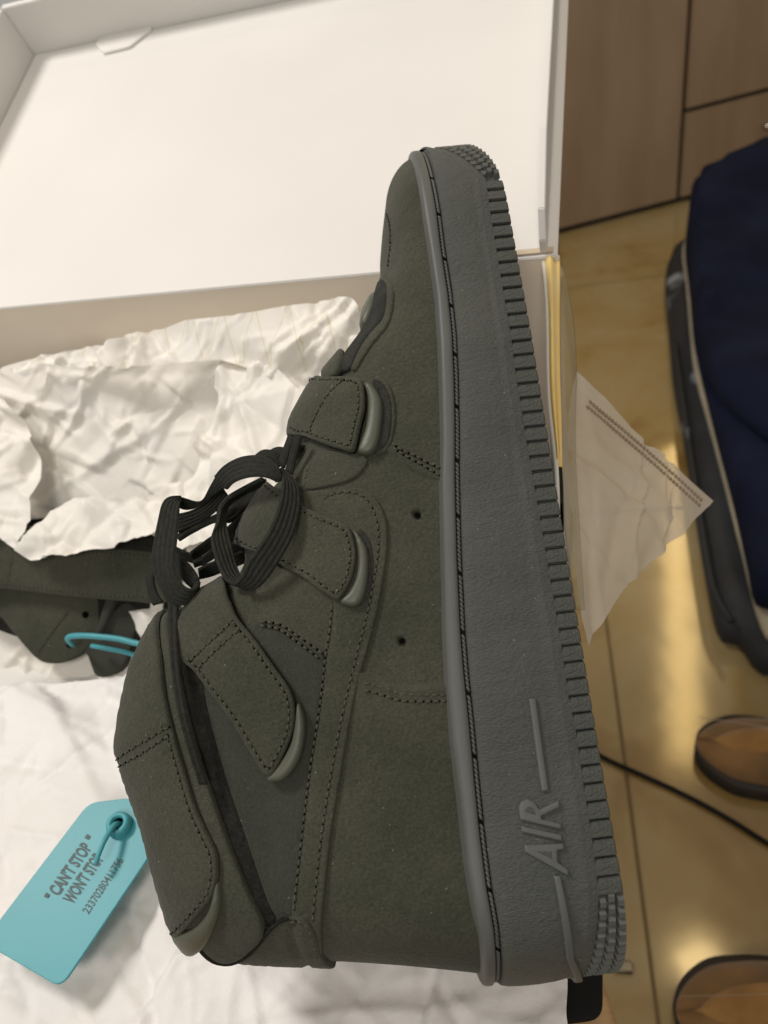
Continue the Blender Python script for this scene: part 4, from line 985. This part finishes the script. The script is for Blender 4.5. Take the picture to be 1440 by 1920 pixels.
# ================================================================== THINGS ON THE FLOOR
CLOTHN = material('navy_cloth', (.0045, .006, .017), (.008, .011, .027), 9, .9, .3, 400, 0, spec=.1)
BLACKPAT = material('black_patterned_cloth', (.010, .011, .013), (.20, .21, .23), 7, .7, .3, 200, lo=.60, hi=.68, detail=3)
BEIGE = material('beige_piping', (.30, .26, .18), (.36, .31, .22), 20, .85, .3, 300)
BROWN = material('brown_suede', (.12, .062, .016), (.20, .10, .026), 22, .8, .3, 300, .3)
ORANGE = material('orange_suede', (.22, .105, .02), (.31, .16, .04), 30, .8, .3, 300, .3)
SOLE = material('shoe_sole', (.018, .012, .007), None, rough=.7)
LININGW = material('shoe_lining', (.50, .42, .36), (.58, .5, .44), 30, .8)
def heap(name, outline, z, zbot, mat, top_bulge, label, cat, seed, r=.05, tilt=None):
    """soft padded thing: outline on a level z, dropped to zbot with rounded shoulders"""
    pl_ = (np.array([0, 0, z]), np.array([1., 0, 0]), np.array([0, 1., 0]), UP)
    q = catmull(to_plane(outline, pl_), .02, True); P, faces = cdt_patch(q, .025)
    d = polydist(P, q); t = np.clip(d/r, 0, 1); h = z+(top_bulge*np.sqrt(np.clip(1-(1-t)**2, 0, 1)))+crumple(P, .16, .006, seed, 1.0)*t
    if tilt is not None: h = h+tilt(P)
    V = np.c_[P, h]; 
    f0 = faces[0]
    if np.cross(V[f0[1]]-V[f0[0]], V[f0[2]]-V[f0[0]])[2] < 0: faces = [f[::-1] for f in faces]
    e = boundary(faces); bi = sorted({a for p in e for a in p}); V = list(V); F = list(faces); prev = {a: a for a in bi}
    zs = [z-(z-zbot)*k for k in (.35, .75, 1)]; cen = q.mean(0)
    for kk, zz in enumerate(zs):
        cur = {}
        for a in bi:
            p = np.asarray(V[a]); o_ = (.012, .012, 0)[kk]; dv = p[:2]-cen; dv = dv/(np.linalg.norm(dv)+1e-9)
            cur[a] = len(V); V.append(np.array([p[0]+dv[0]*o_, p[1]+dv[1]*o_, zz]))
        F += [(prev[b], prev[a], cur[a], cur[b]) for a, b in e]; prev = cur
    o = mesh_obj(name, V, F, mat); tag(o, label, cat); return o
jeans = heap('black_jeans', [(1262, 472), (1290, 452), (1500, 440), (1640, 1000), (1600, 1210), (1480, 1222), (1425, 1215), (1395, 1165), (1362, 1160), (1344, 1120), (1318, 980), (1292, 800), (1268, 640), (1252, 520)], .055, 0.003, BLACKPAT, .018, 'folded black washed jeans at the bottom of the clothes stack on the floor', 'jeans', 31, .03, lambda P: crumple(P, .09, .007, 5, 2.5))
def inner_seam(px, z, r, mat, name, par):
    return tube(name, catmull([onz(x, y, z) for x, y in px], .02), r, mat, par, n=6, step=.03)
inner_seam([(1265, 640), (1288, 800), (1315, 980), (1340, 1110), (1372, 1165)], .066, .005, BLACKPAT, 'seam', jeans)
cream = heap('cream_garment', [(1284, 458), (1320, 440), (1500, 440), (1680, 900), (1640, 1190), (1470, 1185), (1428, 1150), (1392, 1010), (1360, 880), (1330, 755), (1308, 650), (1292, 540)], .088, .070, BEIGE, .004, 'cream garment showing as a pale strip between the black jeans and the navy cloth', 'clothing', 33, .02, lambda P: crumple(P, .06, .004, 6, 2.5))
heap('navy_cloth', [(1292, 420), (1340, 392), (1480, 355), (1700, 500), (1700, 1060), (1520, 1085), (1432, 1088), (1412, 1020), (1384, 900), (1352, 775), (1326, 655), (1306, 540)], .15, .094, CLOTHN, .018, 'folded dark navy cloth on top of the clothes stack beside the cabinet', 'clothing', 37, .035, lambda P: .09*np.clip((P[:, 1]-1.15)/.5, 0, 1)+crumple(P, .14, .012, 7, 2.5))
nv = [o for o in COL.objects if o.name == 'navy_cloth'][0]
fo = heap('fold', [(1306, 400), (1350, 372), (1480, 330), (1700, 480), (1700, 830), (1480, 800), (1420, 770), (1352, 700), (1322, 600)], .20, .16, CLOTHN, .008, None, None, 39, .02, lambda P: .085*np.clip((P[:, 1]-1.15)/.5, 0, 1)+crumple(P, .12, .010, 9, 3))
fo.parent = nv
def make_floor_shoe(loc, ang_, label):
    """low brown suede shoe, toe along +x"""
    r = empty('brown_shoe', loc, ang_); tag(r, label, 'shoe', 'brown shoes on the floor')
    def half(x):  # x 0 heel .. 1 toe
        w = np.interp(x, [0, .25, .45, .7, .85, 1], [.036, .037, .038, .047, .047, .042]); a_ = np.clip(1-x/.14, 0, 1); b_ = np.clip(1-(1-x)/.22, 0, 1)
        return w*np.sqrt(np.clip(1-a_**2, 0, 1))*np.sqrt(np.clip(1-b_**2, 0, 1))
    L = .285; xs = .5-.5*np.cos(np.linspace(0, pi, 40))
    def loft(name, prof, mat, closed_top=True):
        V, F = [], []; k = 0
        for x in xs:
            pr = prof(x); k = len(pr)
            for y, z in pr: V.append(((x-.5)*L, y, z))
        for i in range(len(xs)-1):
            for j in range(k-1): F.append((i*k+j, (i+1)*k+j, (i+1)*k+j+1, i*k+j+1))
        return mesh_obj(name, V, F, mat, r)
    def pu(x):
        w = half(x)*.95; top = np.interp(x, [0, .1, .3, .5, .62, .8, 1], [.075, .08, .07, .075, .068, .048, .03])
        return [(w*cos(a_), .018+(top-.018)*max(0, sin(a_))**.8) for a_ in np.linspace(0, pi, 15)]
    loft('upper', pu, BROWN)
    def pa(x):
        w = half(min(.93, max(.5, x)))*.62*sqrt(max(0, 1-((x-.72)/.205)**2)); top = np.interp(x, [0, .1, .3, .5, .62, .8, 1], [.075, .08, .07, .075, .068, .048, .03])
        return [(w*cos(a_), .0215+(top-.018)*max(0, sin(max(.0, a_)))**.8*1.0-(0 if 0 < a_ < pi else .006)-.03*abs(cos(a_))**3*0) for a_ in np.linspace(.35, pi-.35, 11)]
    loft('apron', pa, ORANGE)
    loft('sole', lambda x: [(half(x)*s+math.copysign(.005, s)*(1 if half(x) > .001 else 0), z) for s, z in ((.2, 0), (1, 0.0), (1.0, .022), (.9, .024), (-.9, .024), (-1.0, .022), (-1, 0), (-.2, 0))], SOLE)
    loft('opening', lambda x: [(half(x)*.6*cos(a_)*sqrt(max(0, 1-((x-.27)/.2)**2)), np.interp(x, [0, .1, .3, .5], [.079, .083, .0745, .078])+.001+.002*sin(a_)) for a_ in np.linspace(0, pi, 9)], LININGW)
    return r
def floor_shoe(toe, heel_dir, label):
    t = onz(*toe, .02); h = onz(*heel_dir, .02); d = unit(t-h); c = t-d*.1425
    make_floor_shoe((c[0], c[1], 0), math.atan2(d[1], d[0]), label)
floor_shoe((1304, 1395), (1700, 1455), 'brown suede shoe with dark sole on the floor just below the clothes stack')
floor_shoe((1268, 1905), (1660, 1895), 'brown suede shoe with dark sole cut off by the bottom right corner of the photo')
cb = tube('cable', [onz(x, y, .004) for x, y in [(1000, 1350), (1080, 1393), (1146, 1428), (1200, 1452), (1290, 1494), (1370, 1538), (1440, 1582), (1560, 1650)]], .0032, BLACK, None, n=8, step=.01)
tag(cb, 'thin black cable running across the floor tiles from behind the sole', 'cable')
mp_ = onz(1168, 1815, 0)
mc = box_mesh('metal_clip', mp_-gx*.011-gd*.006+UP*.001, gx*.022, gd*.012, UP*.004, CLIPMETAL, None, .002)
tag(mc, 'small shiny metal piece lying on the floor just past the heel', 'clip')
# ================================================================== THE CORNER OF PAPER OUTSIDE THE BOX
NONW = material('thin_paper', (.74, .66, .54), (.80, .73, .62), 25, .75, .25, 250, trans=.35, alpha=.70)
def hem_dots(m, a, b, nrm):
    pass
cpl = plane3((1080, 700, .375), (1332, 941, .41), (1105, 1205, .325))
cor = paper('paper_corner', [(1066, 760), (1079, 697), (1092, 712), (1130, 746), (1170, 794), (1200, 834), (1216, 838), (1270, 886), (1333, 941), (1300, 978), (1250, 1030), (1200, 1076), (1165, 1106), (1140, 1150), (1108, 1212), (1092, 1160), (1070, 1020), (1056, 880)], cpl, NONW, None, .0019,
            [(.08, .0025, 2.5)], None, False, 41, [(14, .06, .008, .0035), (40, .02, .004, .001)])
tag(cor, 'thin translucent paper corner with a dotted hem sticking out past the sole', 'tissue paper')
A, Bq = np.array((1108., 752.)), np.array((1322., 940.))
from mathutils.bvhtree import BVHTree
bv_ = BVHTree.FromPolygons([v.co[:] for v in cor.data.vertices], [p.vertices[:] for p in cor.data.polygons])
it = []; n = 36
for r_ in range(2):
    for i in range(n):
        t = (i+.5*r_)/n; p = A*(1-t)+Bq*t; p = p+np.array((-.66, .75))*(3+10*r_)+np.array((0, -3*sin(pi*t)))
        d_ = unit(ray(*p)); h_ = bv_.ray_cast(Vector(CP), Vector(d_))
        if h_[0] is None: continue
        c = np.array(h_[0])-d_*.0002; it.append((c, unit(cpl[1])*.0013, .0010))
V, F = capsule_cloud(it, 5, 2)
HEM = material('hem_dots', (.26, .19, .12))
hm = mesh_obj('hem_dots', V, F, HEM, cor); hm['kind'] = 'stuff'
